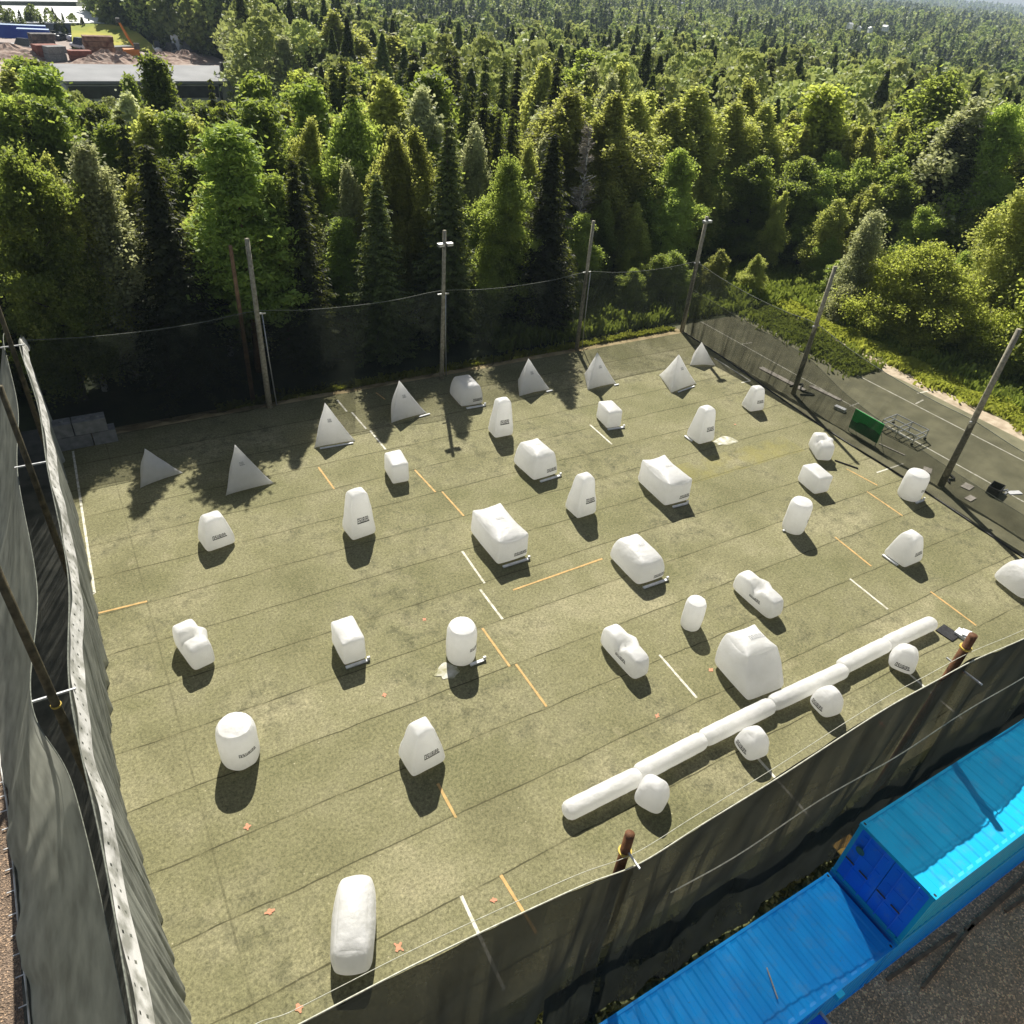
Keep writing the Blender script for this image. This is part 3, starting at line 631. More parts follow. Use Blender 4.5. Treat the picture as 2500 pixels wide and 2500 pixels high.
ot = [(-3.5, 43.8, 7.0), (-3.39, 39.5, 8.0), (-3.2, 34, 7.5), (-3.32, 27.8, 8.0), (-3.25, 22, 7.2), (-3.48, 16.4, 8.0), (-2.95, 14, 7.1), (-2.55, 8, 7.0), (-2.5, 5.2, 7.8)]
ob_ = [(-6.6, 44, .04), (-6.5, 39, .04), (-6.4, 34, .04), (-6.4, 28, .04), (-6.3, 22.6, .04), (-6.1, 19.5, .04), (-6.0, 16, .04), (-5.85, 12.6, .04), (-5.7, 5.2, .04)]
e2 = fence('outer_side_net', 'slanting grey net pegged out on the reddish gravel left of the poles', (-4.5, 25, 0), ot, [(None, ob_, M_NETL, dict(nz=16, drape=.15, seed=8))], rmat=M_CORD, fold=.18, fs=.35, n=200, rr_=.015)
rope('ground_rope', [Vector(p)-Vector((-4.5, 25, -.03)) for p in curve(ob_, 120)], .03, M_TAPE, e2)
for i, p in enumerate(curve(ob_, 36)): MB().box(p.x+4.5-.22, p.x+4.5+.02, p.y-25-.015, p.y-25+.015, .06, .09).build('tent_peg', M_METAL, e2)
# ---------------------------------------------------------------- poles
def pole(label, x, y, h, r=.15, mat=M_WOOD, lamp=None, group=None, br=None, wrap=None, lean=(0, 0)):
    e = empty('net_pole', (x, y, 0)); tag(e, label, 'pole', group)
    P = [(lean[0]*t, lean[1]*t, h*t) for t in (0, .3, .6, 1)]; MB().tube(P, [r*1.15, r*1.05, r*.92, r*.8], 14).build('post', mat, e, True)
    if br: MB().box(*br).build('bracket', M_METAL, e)
    if lamp:
        z, s = lamp; l = MB().box(-.34*s, .34*s, -.05, .05, z-.03, z+.03); l.build('lamp_arm', M_DARK, e)
        for sx in (-1, 1): hd = MB().box(sx*.3*s-.2, sx*.3*s+.2, -.28, .02, z-.02, z+.16); hd.build('lamp_head', M_METAL, e)
    if wrap: MB().tube([(0, 0, wrap), (0, 0, wrap+.05)], r*1.12, 14).build('yellow_band', noisy('yellow_strap', (.5, .36, .06), (.6, .45, .1), 5, .7), e)
    return e
gp = 'poles carrying the far net'
def stay(label, x, y, z):
    e = empty('stay_pipe', (x, y, 0)); tag(e, label, 'pipe', 'thin stay pipes behind the far poles')
    MB().tube([(0, 0, 0), (-.1, .05, z*.5), (-.18, 0, z)], .035, 8).build('pipe', M_METAL, e, True); MB().tube([(-.18, 0, z), (-.5, -.1, z+.12)], .03, 6).build('arm', M_METAL, e, True)
pole('grey wooden net pole doubled with a second post, left end of the far net', 9.05, 43.6, 10.6, .16, M_WOOD, br=(-.05, .5, -.04, .04, 6.2, 6.28))
pole('reddish pine post standing just behind the leftmost far pole', 8.35, 44.9, 9.9, .13, noisy('pine_post', (.17, .10, .055), (.28, .17, .09), 5, .8, gen=True))
stay('thin pale pipe beside the leftmost far pole', 9.55, 43.75, 6.2)
pole('far net pole carrying a twin floodlight near its top', 21.0, 43.3, 10.2, .14, M_WOOD, (9.3, 1.0), br=(-.4, .4, -.04, .04, 6.1, 6.17))
stay('thin pale pipe beside the floodlight pole', 21.5, 43.6, 6.1)
pole('slanting looking far net pole right of the floodlight pole', 33.0, 44.1, 9.7, .14, M_WOOD, br=(-.35, .35, -.04, .04, 6.0, 6.08))
stay('thin pale pipe beside the third far pole', 33.6, 44.2, 5.9)
pole('corner net pole topped with a white floodlight', 43.55, 43.9, 9.3, .17, M_WOOD, (8.9, .6), br=(-.3, .3, -.04, .04, 5.7, 5.8))
pole('thick dark based net pole on the right side, farther one', 43.95, 31.75, 9.4, .16, M_WOOD, br=(-.3, .3, -.05, .05, 5.2, 5.3))
pole('thick grey net pole on the right side beside scattered boards', 43.45, 19.1, 10.2, .18, M_WOOD, br=(-.35, .35, -.05, .05, 4.5, 4.6))
pole('brown wooden pole with a sawn top behind the near net, lower one', 8.1, 6.3, 8.15, .15, M_BWOOD, br=(-.02, .02, -.55, .05, 7.5, 7.55), wrap=7.4)
pole('reddish brown pole behind the near net beside the black mat', 20.7, 6.3, 9.05, .16, M_BWOOD, br=(-.02, .02, -.9, .3, 7.75, 7.8), wrap=8.5)
for k, (y, x, lb) in enumerate(((39.2, -3.1, 'farthest pole between the two left nets'), (28.2, -2.95, 'middle pole between the two left nets with a white cross bar'), (16.4, -3.02, 'nearest brown pole between the two left nets with a yellow band'))):
    pole(lb, x, y, 14 if k == 2 else 11.2, .12, M_OLIVE, br=(-.45, .55, -.025, .025, 7.96, 8.02), wrap=7.6 if k == 2 else None)
# ---------------------------------------------------------------- blue containers
def bluemat(name, c, c2):
    m, t, out = newmat(name); geo = t.nodes.new('ShaderNodeNewGeometry')
    def ns(sc, d=6, r=.6): n = N(t, 'ShaderNodeTexNoise', Scale=sc, Detail=d, Roughness=r); L(t, geo.outputs['Position'], n.inputs['Vector']); return n.outputs[0]
    col = ramp(t, ns(.7, 7), [(.35, c), (.65, c2)]).outputs[0]
    col = mixc(t, math_(t, 'MULTIPLY', ramp(t, ns(1.6, 8, .75), [(.52, (0, 0, 0)), (.7, (1, 1, 1))]).outputs[0], .28), col, (.20, .34, .50))
    col = mixc(t, math_(t, 'MULTIPLY', ramp(t, ns(3.1, 9, .8), [(.62, (0, 0, 0)), (.68, (1, 1, 1))]).outputs[0], .55), col, (.12, .07, .04))
    b = N(t, 'ShaderNodeBsdfPrincipled', Roughness=.5); b.inputs['Specular IOR Level'].default_value = .35; L(t, col, b.inputs['Base Color']); L(t, b.outputs[0], out.inputs[0]); return m
M_BLUE = bluemat('blue_paint', (.0, .34, .90), (.0, .40, .97)); M_CYAN = bluemat('sunlit_blue_paint', (.0, .36, .66), (.0, .42, .72)); M_BLUED = bluemat('shaded_blue_paint', (.0, .15, .85), (.0, .19, .95))  # one blue paint, tinted cyan as if sunlit and deeper as if shaded
M_RUB = noisy('black_rubber', (.01, .01, .012), (.03, .03, .03), 6, .7)
def container(label, x0, z0, Ln, roofm, door=None):
    W, H = 2.44, 2.59; y0 = 2.25; e = empty('shipping_container', (x0, y0, z0)); tag(e, label, 'shipping container', 'blue shipping containers beside the near net')
    def corr(n, amp, wf=.3):   # trapezoid wave samples
        out = []; p = 1/n
        for i in range(n): out += [(p*i, 0), (p*(i+.30), 0), (p*(i+.42), amp), (p*(i+.88), amp)]
        return out+[(1, 0)]
    n = int(Ln/.28); S = corr(n, -.03)
    V = []; F = []
    for (s, d) in S:                       # side walls
        x = .12+s*(Ln-.24)
        for (yy_, sg) in ((.02, 1), (W-.02, -1)):
            V += [(x, yy_-sg*d, .16), (x, yy_-sg*d, H-.08)]
    for i in range(len(S)-1):
        a = i*4; b = a+4; F += [[a, b, b+1, a+1], [a+2, a+3, b+3, b+2]]
    mesh('side_walls', V, F, roofm, e)
    n = int(Ln/.42); S = corr(n, -.024); V = []; F = []
    for (s, d) in S:
        x = .22+s*(Ln-.44)
        for (yy_, k) in ((.08, 0), (.16, 1), (W-.16, 1), (W-.08, 0)): V.append((x, yy_, H-.015+(d if k else 0)))
    for i in range(len(S)-1):
        for j in range(3): a = i*4+j; F.append([a, a+4, a+5, a+1])
    mesh('roof', V, F, roofm, e)
    fr = MB()
    for yy_ in (0, W-.08): fr.box(.18, Ln-.18, yy_, yy_+.08, H-.10, H); fr.box(.18, Ln-.18, yy_, yy_+.08, 0, .16)
    for xx_ in (0.02, Ln-.12): fr.box(xx_, xx_+.10, .18, W-.18, H-.12, H-.004); fr.box(xx_, xx_+.1, .18, W-.18, 0, .16)
    for xx_ in (.02, Ln-.14):
        for yy_ in (.01, W-.13): fr.box(xx_, xx_+.12, yy_, yy_+.12, .12, H-.12)
    fr.box(.12, .22, .08, W-.08, H-.02, H-.008); fr.box(Ln-.22, Ln-.12, .08, W-.08, H-.02, H-.008)
    fr.build('frame', roofm, e)
    for xx_ in (0, Ln-.18):
        for yy_ in (-.006, W-.174):
            for zz in (0, H-.115):
                o = MB().box(xx_, xx_+.18, yy_, yy_+.18, zz, zz+.12).build('corner_casting', roofm, e)
                mesh('casting_hole', [(xx_+.06+.0*a, yy_+.05, zz+.124) if 0 else (xx_+.09+.035*math.cos(a), yy_+.09+.05*math.sin(a), zz+.124) for a in np.linspace(0, 6.28, 9)[:-1]], [list(range(8))], M_RUB, o)
    # door end at x = 0
    for k in range(2):
        ya, yb = (.13, W/2-.01) if k == 0 else (W/2+.01, W-.13)
        d = MB(); n_ = 5; d.box(.03, .07, ya, yb, .17, H-.13)
        for q in range(3): z = .35+q*.72; d.box(.015, .03, ya+.12, yb-.12, z, z+.5)
        dd = d.build('door', M_BLUED, e)
        for q in (.28, .72):
            yq = ya+(yb-ya)*q; MB().tube([(-.02, yq, .14), (-.02, yq, H-.1)], .018, 8).build('lock_rod', M_BLUED, dd)
            MB().box(-.05, -.02, yq-.02, yq+.28, 1.05, 1.09).build('handle', M_DARK, dd)
    e.rotation_euler = (0, 0, 0)
    return e
cA = container('lower blue shipping container whose corrugated roof fills the bottom edge', 4.2, .0, 11.4, M_BLUE)
cB = container('raised blue shipping container showing its shaded doors and cyan roof', 15.72, 2.61, 12.19, M_CYAN)
cC = container('blue shipping container underneath the raised one', 15.72, 0, 12.19, M_BLUE)
mesh('round_sticker', [(-.055, 2.05+.14*math.cos(a), 1.75+.14*math.sin(a)) for a in np.linspace(0, 6.28, 17)[:-1]], [list(range(16))], noisy('dull_green', (.02, .12, .14), (.03, .16, .16), 5, .6), cB)
# open hatch of the lower container
h = MB(); h.box(4.6, 8.6, -1.25, -.06, 1.75, 1.80, 0); mesh('hatch', h.V, h.F, M_BLUED, cA)
MB().box(8.6, 8.68, -1.25, -.02, 1.70, 1.84).build('hatch_frame', M_METAL, cA)
MB().box(8.9, 9.15, -.14, .0, 2.4, 2.60).build('hinge_box', M_CYAN, cA)
# rubbish on lower roof
tag(MB().tube([(11.6, 2.9, 2.63), (11.9, 3.6, 2.63)], .02, 6).build('plank_scrap', M_ROPE), 'thin pale stick lying on the lower container roof', 'stick')
# orange board, planks, rails near containers
tag(MB().box(18.0, 18.9, 5.15, 5.75, .45, .5).box(18.05, 18.15, 5.2, 5.3, 0, .45).box(18.75, 18.85, 5.6, 5.7, 0, .45).build('orange_board', noisy('orange_board_paint', (.65, .38, .08), (.75, .45, .1), 3, .6)), 'orange yellow board tucked between the near net and the raised container', 'board')
for i, (a, b, wd, lb) in enumerate([((16.4, 2.02), (19.6, 1.86), .10, 'long brown plank on the gravel under the lower container end'), ((20.0, 1.75), (26.5, 1.9), .14, 'rusty brown beam lying along the raised container'),
        ((17.2, 1.35), (20.4, 1.75), .09, 'weathered plank lying askew on the gravel, nearer the camera'), ((21.8, 1.5), (26, 1.25), .10, 'dark timber rail at the right edge of the gravel')]):
    d = math.atan2(b[1]-a[1], b[0]-a[0]); ln = math.dist(a, b)
    tag(MB().box(0, ln, -wd/2, wd/2, 0, .08, d, (a[0], a[1], .0)).build('plank', M_PLANK), lb, 'plank', 'loose planks beside the containers')
# ---------------------------------------------------------------- things near the field
# black rubber mat / sandbag by the right pole
e = empty('rubber_mat', (32.0, 10.7, .015)); tag(e, 'black square mat beside a crumpled white sheet near the brown pole', 'mat')
MB().box(-.38, .38, -.42, .42, 0, .05, rad(6)).build('mat', M_RUB, e)
tag(MB().box(-.25, .25, -.35, .35, 0, .16, rad(10), (32.5, 10.25, .015)).box(-.2, .28, -.3, .1, .16, .24, rad(30), (32.5, 10.25, .015)).build('white_sheet', M_FLAP), 'crumpled grey white sheet lying next to the black mat', 'sheet')
# green panel with frame on the court
e = empty('green_panel', (43.5, 25.2, 0), rad(90)); tag(e, 'bright green rectangular panel leaning on a frame outside the right net', 'panel')
MB().box(-1.15, 1.15, -.04, .04, .25, 1.65).build('board', noisy('green_paint', (.0, .34, .05), (.0, .42, .07), 2, .5), e)
fr = MB(); fr.tube([(-1.1, 0, 0), (-1.1, 0, 1.65)], .03, 6); fr.tube([(1.1, 0, 0), (1.1, 0, 1.65)], .03, 6); fr.tube([(-1.1, -.7, .02), (-1.1, 0, 1.2)], .02, 6); fr.tube([(1.1, -.7, .02), (1.1, 0, 1.2)], .02, 6); fr.build('frame', M_METAL, e)
# steel rack
e = empty('steel_rack', (46.7, 24.4, 0), rad(5)); tag(e, 'empty steel tube rack standing on the old court', 'rack')
fr = MB()
for x in (-.8, .8):
    for y in (-1.2, 0, 1.2): fr.tube([(x, y, 0), (x, y, .75)], .045, 6)
for z in (.35, .75):
    for y in (-1.2, 0, 1.2): fr.tube([(-.8, y, z), (.8, y, z)], .04, 6)
    for x in (-.8, 0, .8): fr.tube([(x, -1.2, z), (x, 1.2, z)], .04, 6)
fr.build('tubes', M_METAL, e); wh = MB()
for x in (-.8, .8):
    for y in (-1.2, 1.2): wh.tube([(x-.05, y, .09), (x+.05, y, .09)], .09, 10)
wh.build('castors', M_RUB, e)
# pallets / boards / boxes
def board(lb, x, y, w_, d_, a, col, h_=.05, z=.01, name='board'):
    tag(MB().box(-w_/2, w_/2, -d_/2, d_/2, 0, h_, rad(a), (x, y, z)).build(name, col), lb, 'board', 'loose boards on the old court')
M_LB = noisy('light_board', (.42, .38, .33), (.6, .55, .48), 2, .8)
board('pale board lying right of the thick grey pole, upper one', 44.95, 18.3, .75, .55, 10, M_LB); board('pale pinkish board lying right of the thick grey pole, lower one', 43.9, 17.4, .7, .4, 5, M_LB)
board('flat white board left of the thick grey pole', 44.2, 20.6, .7, .5, 30, M_LB); board('slim white lid lying past the black crate', 47.2, 16.6, .9, .35, -20, M_FLAP)
board('long pale plank leaning along the farther right pole', 45.0, 33.9, .5, 4.2, 4, M_LB, .06); board('broken pale plank right of the farther pole', 46.4, 30.9, .35, 2.6, 8, M_LB, .06)
board('small white sack on the court behind the small tower', 45.3, 28.6, .35, .8, 12, M_FLAP, .22, name='sack'); board('pale batten beside the green panel', 44.2, 23.3, .1, 1.8, 12, M_LB)
e = empty('tool_crate', (46.0, 17.2, 0), rad(15)); tag(e, 'open black crate with things spilling out on the court', 'crate')
b = MB(); b.box(-.5, .5, -.35, -.31, 0, .5); b.box(-.5, .5, .31, .35, 0, .5); b.box(-.5, -.46, -.31, .31, 0, .5); b.box(.46, .5, -.31, .31, 0, .5); b.box(-.46, .46, -.31, .31, .0, .05); b.build('box', M_RUB, e)
MB().box(.2, .9, -.6, -.5, .02, .06).tube([(.6, -.3, .05), (1.0, -.5, .05)], .05, 6).build('tools', M_METAL, e)
# dark hoses at pole feet
for (pts, lb) in (([(44.2, 19.0, .05), (44.6, 19.6, .04), (45.1, 19.9, .05), (44.9, 19.2, .08), (44.3, 19.4, .06)], 'tangled dark hose at the foot of the thick grey pole'), ([(44.3, 31.4, .05), (45.3, 31.0, .05), (44.9, 31.9, .07), (45.8, 32.6, .05), (44.6, 32.7, .05)], 'dark coiled cable at the foot of the farther right pole')):
    tag(MB().tube(curve(pts, 40), .07, 6).build('hose', M_RUB, None, True), lb, 'hose')
tag(MB().tube([(39.35, 23.9, .05), (40.0, 22.6, .05)], .05, 6).build('dark_stick', M_RUB), 'short black bar lying beside the notched bunker at the right net', 'bar')
e = empty('patio_tool', (47.4, 35.6, 0))
bpy.data.objects.remove(e)
# concrete block wall far left corner
for i, (x, z, w_, lb) in enumerate([(-1.95, 0, 1.75, 'lower left'), (-.42, 0, 1.25, 'lower right'), (-2.35, .82, .95, 'upper left'), (-1.0, .82, 1.7, 'upper right')]):
    e = empty('concrete_block', (x, 43.3, z)); tag(e, 'grey concrete stacking block, %s of the stack in the dark far left corner' % lb, 'concrete block', 'stacked concrete blocks')
    b = MB().box(-w_/2, w_/2-.03, -.4, .4, 0, .79); 
    o = b.build('block', M_LEAD, e)
    if z > 0:
        for k in (-.45, 0, .45):
            if abs(k) < w_/2-.2: MB().tube([(k, 0, .79), (k, 0, .88)], .13, 10).build('stud', M_LEAD, e)
# white wrapped pallets behind the left nets
for i, (x, y, lb) in enumerate([(-6.2, 38.8, 'white wrapped pallet seen through the left net, farther one'), (-6.4, 34.6, 'white wrapped pallet seen through the left net, middle one'), (-6.7, 30.6, 'white wrapped pallet seen through the left net, nearest one')]):
    e = empty('wrapped_pallet', (x-.5, y, 0)); tag(e, lb, 'pallet', 'wrapped pallets behind the left nets'); p = MB()
    for k in range(5): p.box(-1, 1, -1.1+k*.5, -.9+k*.5, .1, .14)
    for k in (-.9, 0, .8): p.box(k, k+.1, -1.1, 1.1, 0, .1)
    p.build('pallet', M_PLANK, e); V = [Vector((q.x, q.y, q.z+.13)) for q in [S_box(2.0, 2.2, 1.1, .95, .95, 10, .02, seed=i)(*c) for c in CG[0]]]
    mesh('wrapping', V, CG[1], M_FLAP, e, True)
#@@TREES@@
# ---------------------------------------------------------------- industrial yard, upper left
ZL = -3.0
M_ROOFG = noisy('grey_roof_felt', (.235, .24, .245), (.29, .295, .30), .25, .9)
M_ROOFW = noisy('white_sheet_roof', (.72, .73, .74), (.82, .83, .84), .15, .6)
M_WALLW = noisy('pale_render', (.42, .42, .41), (.55, .55, .53), .4, .9)
M_WALLG = noisy('grey_cladding', (.30, .33, .32), (.38, .40, .39), .4, .9)
M_GLASS = noisy('dark_window_band', (.02, .022, .025), (.05, .055, .06), .8, .25, spec=.6)
def prism(name, P, z0, z1s, mat, parent=None, over=0):
    n = len(P); V = [(p[0], p[1], z0) for p in P]+[(p[0], p[1], z) for p, z in zip(P, z1s)]
    F = [[i, (i+1) % n, (i+1) % n+n, i+n] for i in range(n)]+[list(range(n))[::-1], [i+n for i in range(n)]]
    return mesh(name, V, F, mat, parent)
M_YARD = noisy('pale_yard_gravel', (.25, .20, .17), (.40, .34, .30), .08, .95, detail=9)
yard = [G(-60, 215, ZL), G(640, 262, ZL), G(700, 215, ZL), G(520, 138, ZL), G(385, 118, ZL), G(250, 100, ZL), G(-60, 92, ZL)]
tag(mesh('ground_yard', [(p[0], p[1], ZL+.12) for p in yard], [list(range(7))], M_YARD), kind='structure')
bank = [G(178, 122, ZL), G(290, 122, ZL), G(395, 132, ZL), G(330, 100, ZL), G(290, 82, ZL), G(180, 86, ZL)]
tag(mesh('hill_bank', [(p[0], p[1], ZL+(.3 if i < 3 else 3.2)) for i, p in enumerate(bank)], [list(range(6))], noisy('yellow_green_bank', (.20, .25, .03), (.42, .38, .06), .12, .95, detail=8)), kind='structure')
# grey flat roofed workshop
fl, fr_, br_, bl_ = G(154, 198, 3), G(596, 198, 3), G(556, 162, 3.6), G(116, 157, 3.6)
e = empty('workshop', ((fl[0]+fr_[0])/2, fl[1], ZL)); tag(e, 'long low workshop with flat grey roof and dark window band among the treetops', 'building'); o = Vector(e.location)
loc = lambda p: (p[0]-o.x, p[1]-o.y)
P = [loc(q) for q in (fl, fr_, br_, bl_)]
prism('wall', [(p[0]*.985, p[1]+(.6 if i < 2 else -.6)) for i, p in enumerate(P)], 0, [5.4]*4, M_WALLW, e)
prism('roof', P, 5.6, [6.0, 6.0, 6.7, 6.7], M_ROOFG, e)
fx = Vector((*P[0], 0)); fy = Vector((*P[1], 0)); dd = (fy-fx)
nn_ = Vector((dd.y, -dd.x, 0)).normalized()
for a, b, nm in ((.02, .34, 'window_band'), (.36, .58, 'window_band'), (.60, .84, 'window_band')):
    q0, q1 = fx+dd*a-nn_*.5, fx+dd*b-nn_*.5; q0 += nn_*.0; q1 += nn_*.0
    mesh(nm, [(q0.x, q0.y-.05, 3.4), (q1.x, q1.y-.05, 3.4), (q1.x, q1.y-.05, 5.2), (q0.x, q0.y-.05, 5.2)], [[0, 1, 2, 3]], M_GLASS, e)
for a in (.34, .59, .85):
    q = fx+dd*a; MB().box(q.x-.2, q.x+.2, q.y-.3, q.y+.1, 0, 5.5).build('column', M_GLASS, e)
c_ = G(548, 168, 4); MB().box(c_[0]-o.x-.7, c_[0]-o.x+.7, c_[1]-o.y-.7, c_[1]-o.y+.7, 6.4, 8.0).build('roof_vent', M_DARK, e)
# white sheet in front and annex
def shed(label, pf, zt, mat_r, mat_w, name='shed', cat='building', slope=.6):
    e = empty(name, (pf[0][0], pf[0][1], ZL)); tag(e, label, cat); P = [(p[0]-pf[0][0], p[1]-pf[0][1]) for p in pf]
    c = (sum(p[0] for p in P)/4, sum(p[1] for p in P)/4)
    prism('wall', [(c[0]+(p[0]-c[0])*.97, c[1]+(p[1]-c[1])*.97) for p in P], 0, [zt-.2]*4, mat_w, e)
    prism('roof', P, zt-.15, [zt+.15, zt+.15, zt+.15+slope, zt+.15+slope], mat_r, e); return e
shed('small beige annex with thin flat roof right of the grey workshop', [G(625, 245, 1), G(775, 245, 1), G(765, 236, 1), G(610, 232, 1)], 4, M_ROOFG, noisy('beige_render', (.45, .40, .3), (.55, .5, .4), .4, .9), slope=.1)
shed('white roofed lean-to below the grey workshop', [G(445, 243, -1), G(520, 243, -1), G(505, 225, -1), G(430, 225, -1)], 2, M_ROOFW, M_WALLW, slope=.5)
shed('low pale hut between the workshop and the round green tree', [G(618, 222, 0), G(695, 222, 0), G(690, 206, 0), G(608, 206, 0)], 3, M_ROOFW, M_WALLW, slope=.3)
shed('huge industrial hall with a bright white roof, upper left', [G(-240, 54, .2), G(287, 58, .2), G(243, 18, 2.0), G(-240, 12, 2.0)], 3.2, M_ROOFW, M_WALLG, 'hall', slope=1.8)
shed('second white hall roof cut by the top edge of the picture', [G(-200, 2, 1), G(190, 5, 1), G(175, -24, 2), G(-200, -24, 2)], 4, M_ROOFW, M_WALLG, 'hall', slope=1)
M_TRB = noisy('dark_blue_tarp', (.015, .05, .30), (.02, .08, .38), .4, .5)
def trailer(label, px, py, Ln, rz, col):
    p = G(px, py, ZL); e = empty('truck_trailer', (p[0], p[1], ZL+.15), rz); tag(e, label, 'trailer')
    MB().box(-Ln/2, Ln/2, -1.25, 1.25, 1.1, 3.9).build('box', col, e); MB().box(-Ln/2+.02, Ln/2-.02, -1.23, 1.23, 3.9, 4.0).build('lid', noisy('pale_blue_lid', (.3, .42, .6), (.4, .5, .68), 1, .5), e)
    w_ = MB()
    for x in (-Ln/2+1, -Ln/2+2.2, Ln/2-2): w_.tube([(x, -1.2, .5), (x, -.8, .5)], .5, 12); w_.tube([(x, .8, .5), (x, 1.2, .5)], .5, 12)
    w_.build('wheels', M_RUB, e)
trailer('long dark blue trailer parked below the white hall', 30, 106, 17, rad(-4), M_TRB)
trailer('shorter blue trailer in front of the long blue one', 92, 118, 7, rad(-6), M_TRB)
# excavator
M_ORG = noisy('orange_machine_paint', (.52, .18, .03), (.62, .24, .05), 1, .5)
p = G(330, 148, ZL); e = empty('excavator', (p[0], p[1], ZL+.15)); tag(e, 'orange excavator with its arm raised above the rubble', 'excavator')
MB().box(-2, 2, -1.5, -.8, 0, .9).box(-2, 2, .8, 1.5, 0, .9).build('tracks', M_RUB, e); MB().box(-2.2, 1.2, -1.4, 1.4, 1, 2.3).build('body', M_ORG, e)
MB().box(.2, 1.5, -1.4, -.2, 2.3, 3.6).build('cab', M_GLASS, e)
MB().tube([(1, .2, 2), (-.6, .2, 4.6)], [.35, .3], 6).build('boom', M_ORG, e); MB().tube([(-.6, .2, 4.6), (-2.0, .2, 8.0)], [.38, .25], 6).build('stick', M_ORG, e)
MB().box(-2.5, -1.7, -.4, .8, 7.6, 8.5).build('bucket', M_DARK, e)
def heap(label, px, py, r, h, mat, seed, name='rubble_heap'):
    p = G(px, py, ZL); V = [(0, 0, h)]; F = []
    for i in range(1, 9):
        for k in range(18):
            a = k/18*6.283; q = r*i/8*(1+.25*noise.noise(Vector((math.cos(a)*2, math.sin(a)*2, seed)))); V.append((q*math.cos(a)*1.4, q*math.sin(a), max(0, h*(1-i/8)**1.1+.5*h*noise.noise(Vector((q*1.1, a*2, seed)))*(1-i/8))))
    for k in range(18): F.append([0, 1+k, 1+(k+1) % 18])
    for i in range(7):
        for k in range(18): a = 1+i*18+k; b = 1+i*18+(k+1) % 18; F.append([a, a+18, b+18, b])
    o = mesh(name, V, F, mat); o.location = (p[0], p[1], ZL+.1); tag(o, label, 'heap', 'rubble heaps in the yard')
M_RUBB = noisy('pink_rubble', (.22, .14, .11), (.42, .33, .27), 1.2, .95, detail=8)
for i, (px, py, r, h, lb) in enumerate([(262, 153, 5, 2.6, 'pinkish rubble heap in the middle behind the workshop roof'), (298, 152, 4, 2.2, 'pale rubble heap left of the excavator'), (400, 150, 6, 2, 'long rubble heap right of the excavator'), (455, 150, 5, 2.4, 'coarse boulder heap at the right end of the yard'), (225, 155, 3.5, 1.5, 'low rubble heap by the red skip'), (30, 142, 8, 3, 'pale gravel heap below the blue trailer')]): heap(lb, px, py, r, h, M_RUBB, i)
# stacked timber, skips, cars
M_RUST = noisy('rusty_red', (.16, .05, .035), (.26, .09, .06), 1, .8)
for i, (px, py, w_, d_, h_, mt, lb, cat) in enumerate([(248, 141, 6.5, 3, 4.5, noisy('stacked_timber', (.10, .045, .03), (.3, .2, .13), .9, .9), 'tall stack of brown timber left of the excavator', 'timber stack'),
        (200, 150, 5, 2.4, 2.2, M_RUST, 'dark red steel skip in the scrap yard', 'skip'), (112, 132, 5, 3, 4.2, noisy('dark_scrap', (.03, .03, .035), (.16, .14, .13), 1.2, .8), 'dark pile of scrap machinery under the blue trailers', 'scrap pile'),
        (120, 146, 5, 3, 3, M_RUST, 'brown rusty container beside the scrap pile', 'container'), (140, 150, 4, 2.5, 3, M_LEAD, 'grey bin right of the scrap pile', 'bin'), (290, 136, 7, 2.4, 2, M_LEAD, 'grey open skip right of the timber stack', 'skip'),
        (440, 128, 2.5, 2.5, 4, M_ROOFW, 'small white cabin at the right end of the yard', 'cabin'), (465, 130, 3, 2.5, 3.2, M_LEAD, 'grey cabin at the forest edge of the yard', 'cabin')]):
    p = G(px, py, ZL); e = empty(cat.replace(' ', '_'), (p[0], p[1], ZL+.12), .1*i); tag(e, lb, cat)
    b = MB(); ly = max(2, int(h_/1.1))
    for k in range(ly): b.box(-w_/2+.15*math.sin(k*2+i), w_/2+.2*math.sin(k*3+i), -d_/2, d_/2, k*h_/ly+.03, (k+1)*h_/ly-.06, .03*math.sin(k))
    b.build('stack', mt, e)
def vehicle(lb, px, py, col, Ln=4.5, Hh=1.5, rz=0, z=ZL):
    p = G(px, py, z); e = empty('parked_car', (p[0], p[1], z+.15), rz); tag(e, lb, 'car', 'vehicles in the yard')
    b = MB(); b.tube([(-Ln/2, 0, .65), (-Ln/2+.2, 0, .7), (Ln/2-.2, 0, .7), (Ln/2, 0, .6)], [.5, .62, .62, .45], 10); b.V = [(x, y*1.35, z_) for x, y, z_ in b.V]; b.build('body', col, e, True)
    c = MB(); c.add([(-Ln*.32, -.75, 1.05), (Ln*.28, -.75, 1.05), (Ln*.28, .75, 1.05), (-Ln*.32, .75, 1.05), (-Ln*.22, -.6, Hh), (Ln*.12, -.6, Hh), (Ln*.12, .6, Hh), (-Ln*.22, .6, Hh)], [[0, 1, 5, 4], [1, 2, 6, 5], [2, 3, 7, 6], [3, 0, 4, 7], [4, 5, 6, 7]]); c.build('cabin', M_GLASS, e)
    for x in (-Ln*.3, Ln*.3): MB().tube([(x, -.85, .32), (x, .85, .32)], .32, 10).build('wheels', M_RUB, e)
WH = noisy('white_car_paint', (.6, .6, .6), (.72, .72, .72), 1, .4); DK = noisy('dark_car_paint', (.04, .045, .05), (.08, .085, .09), 1, .4)
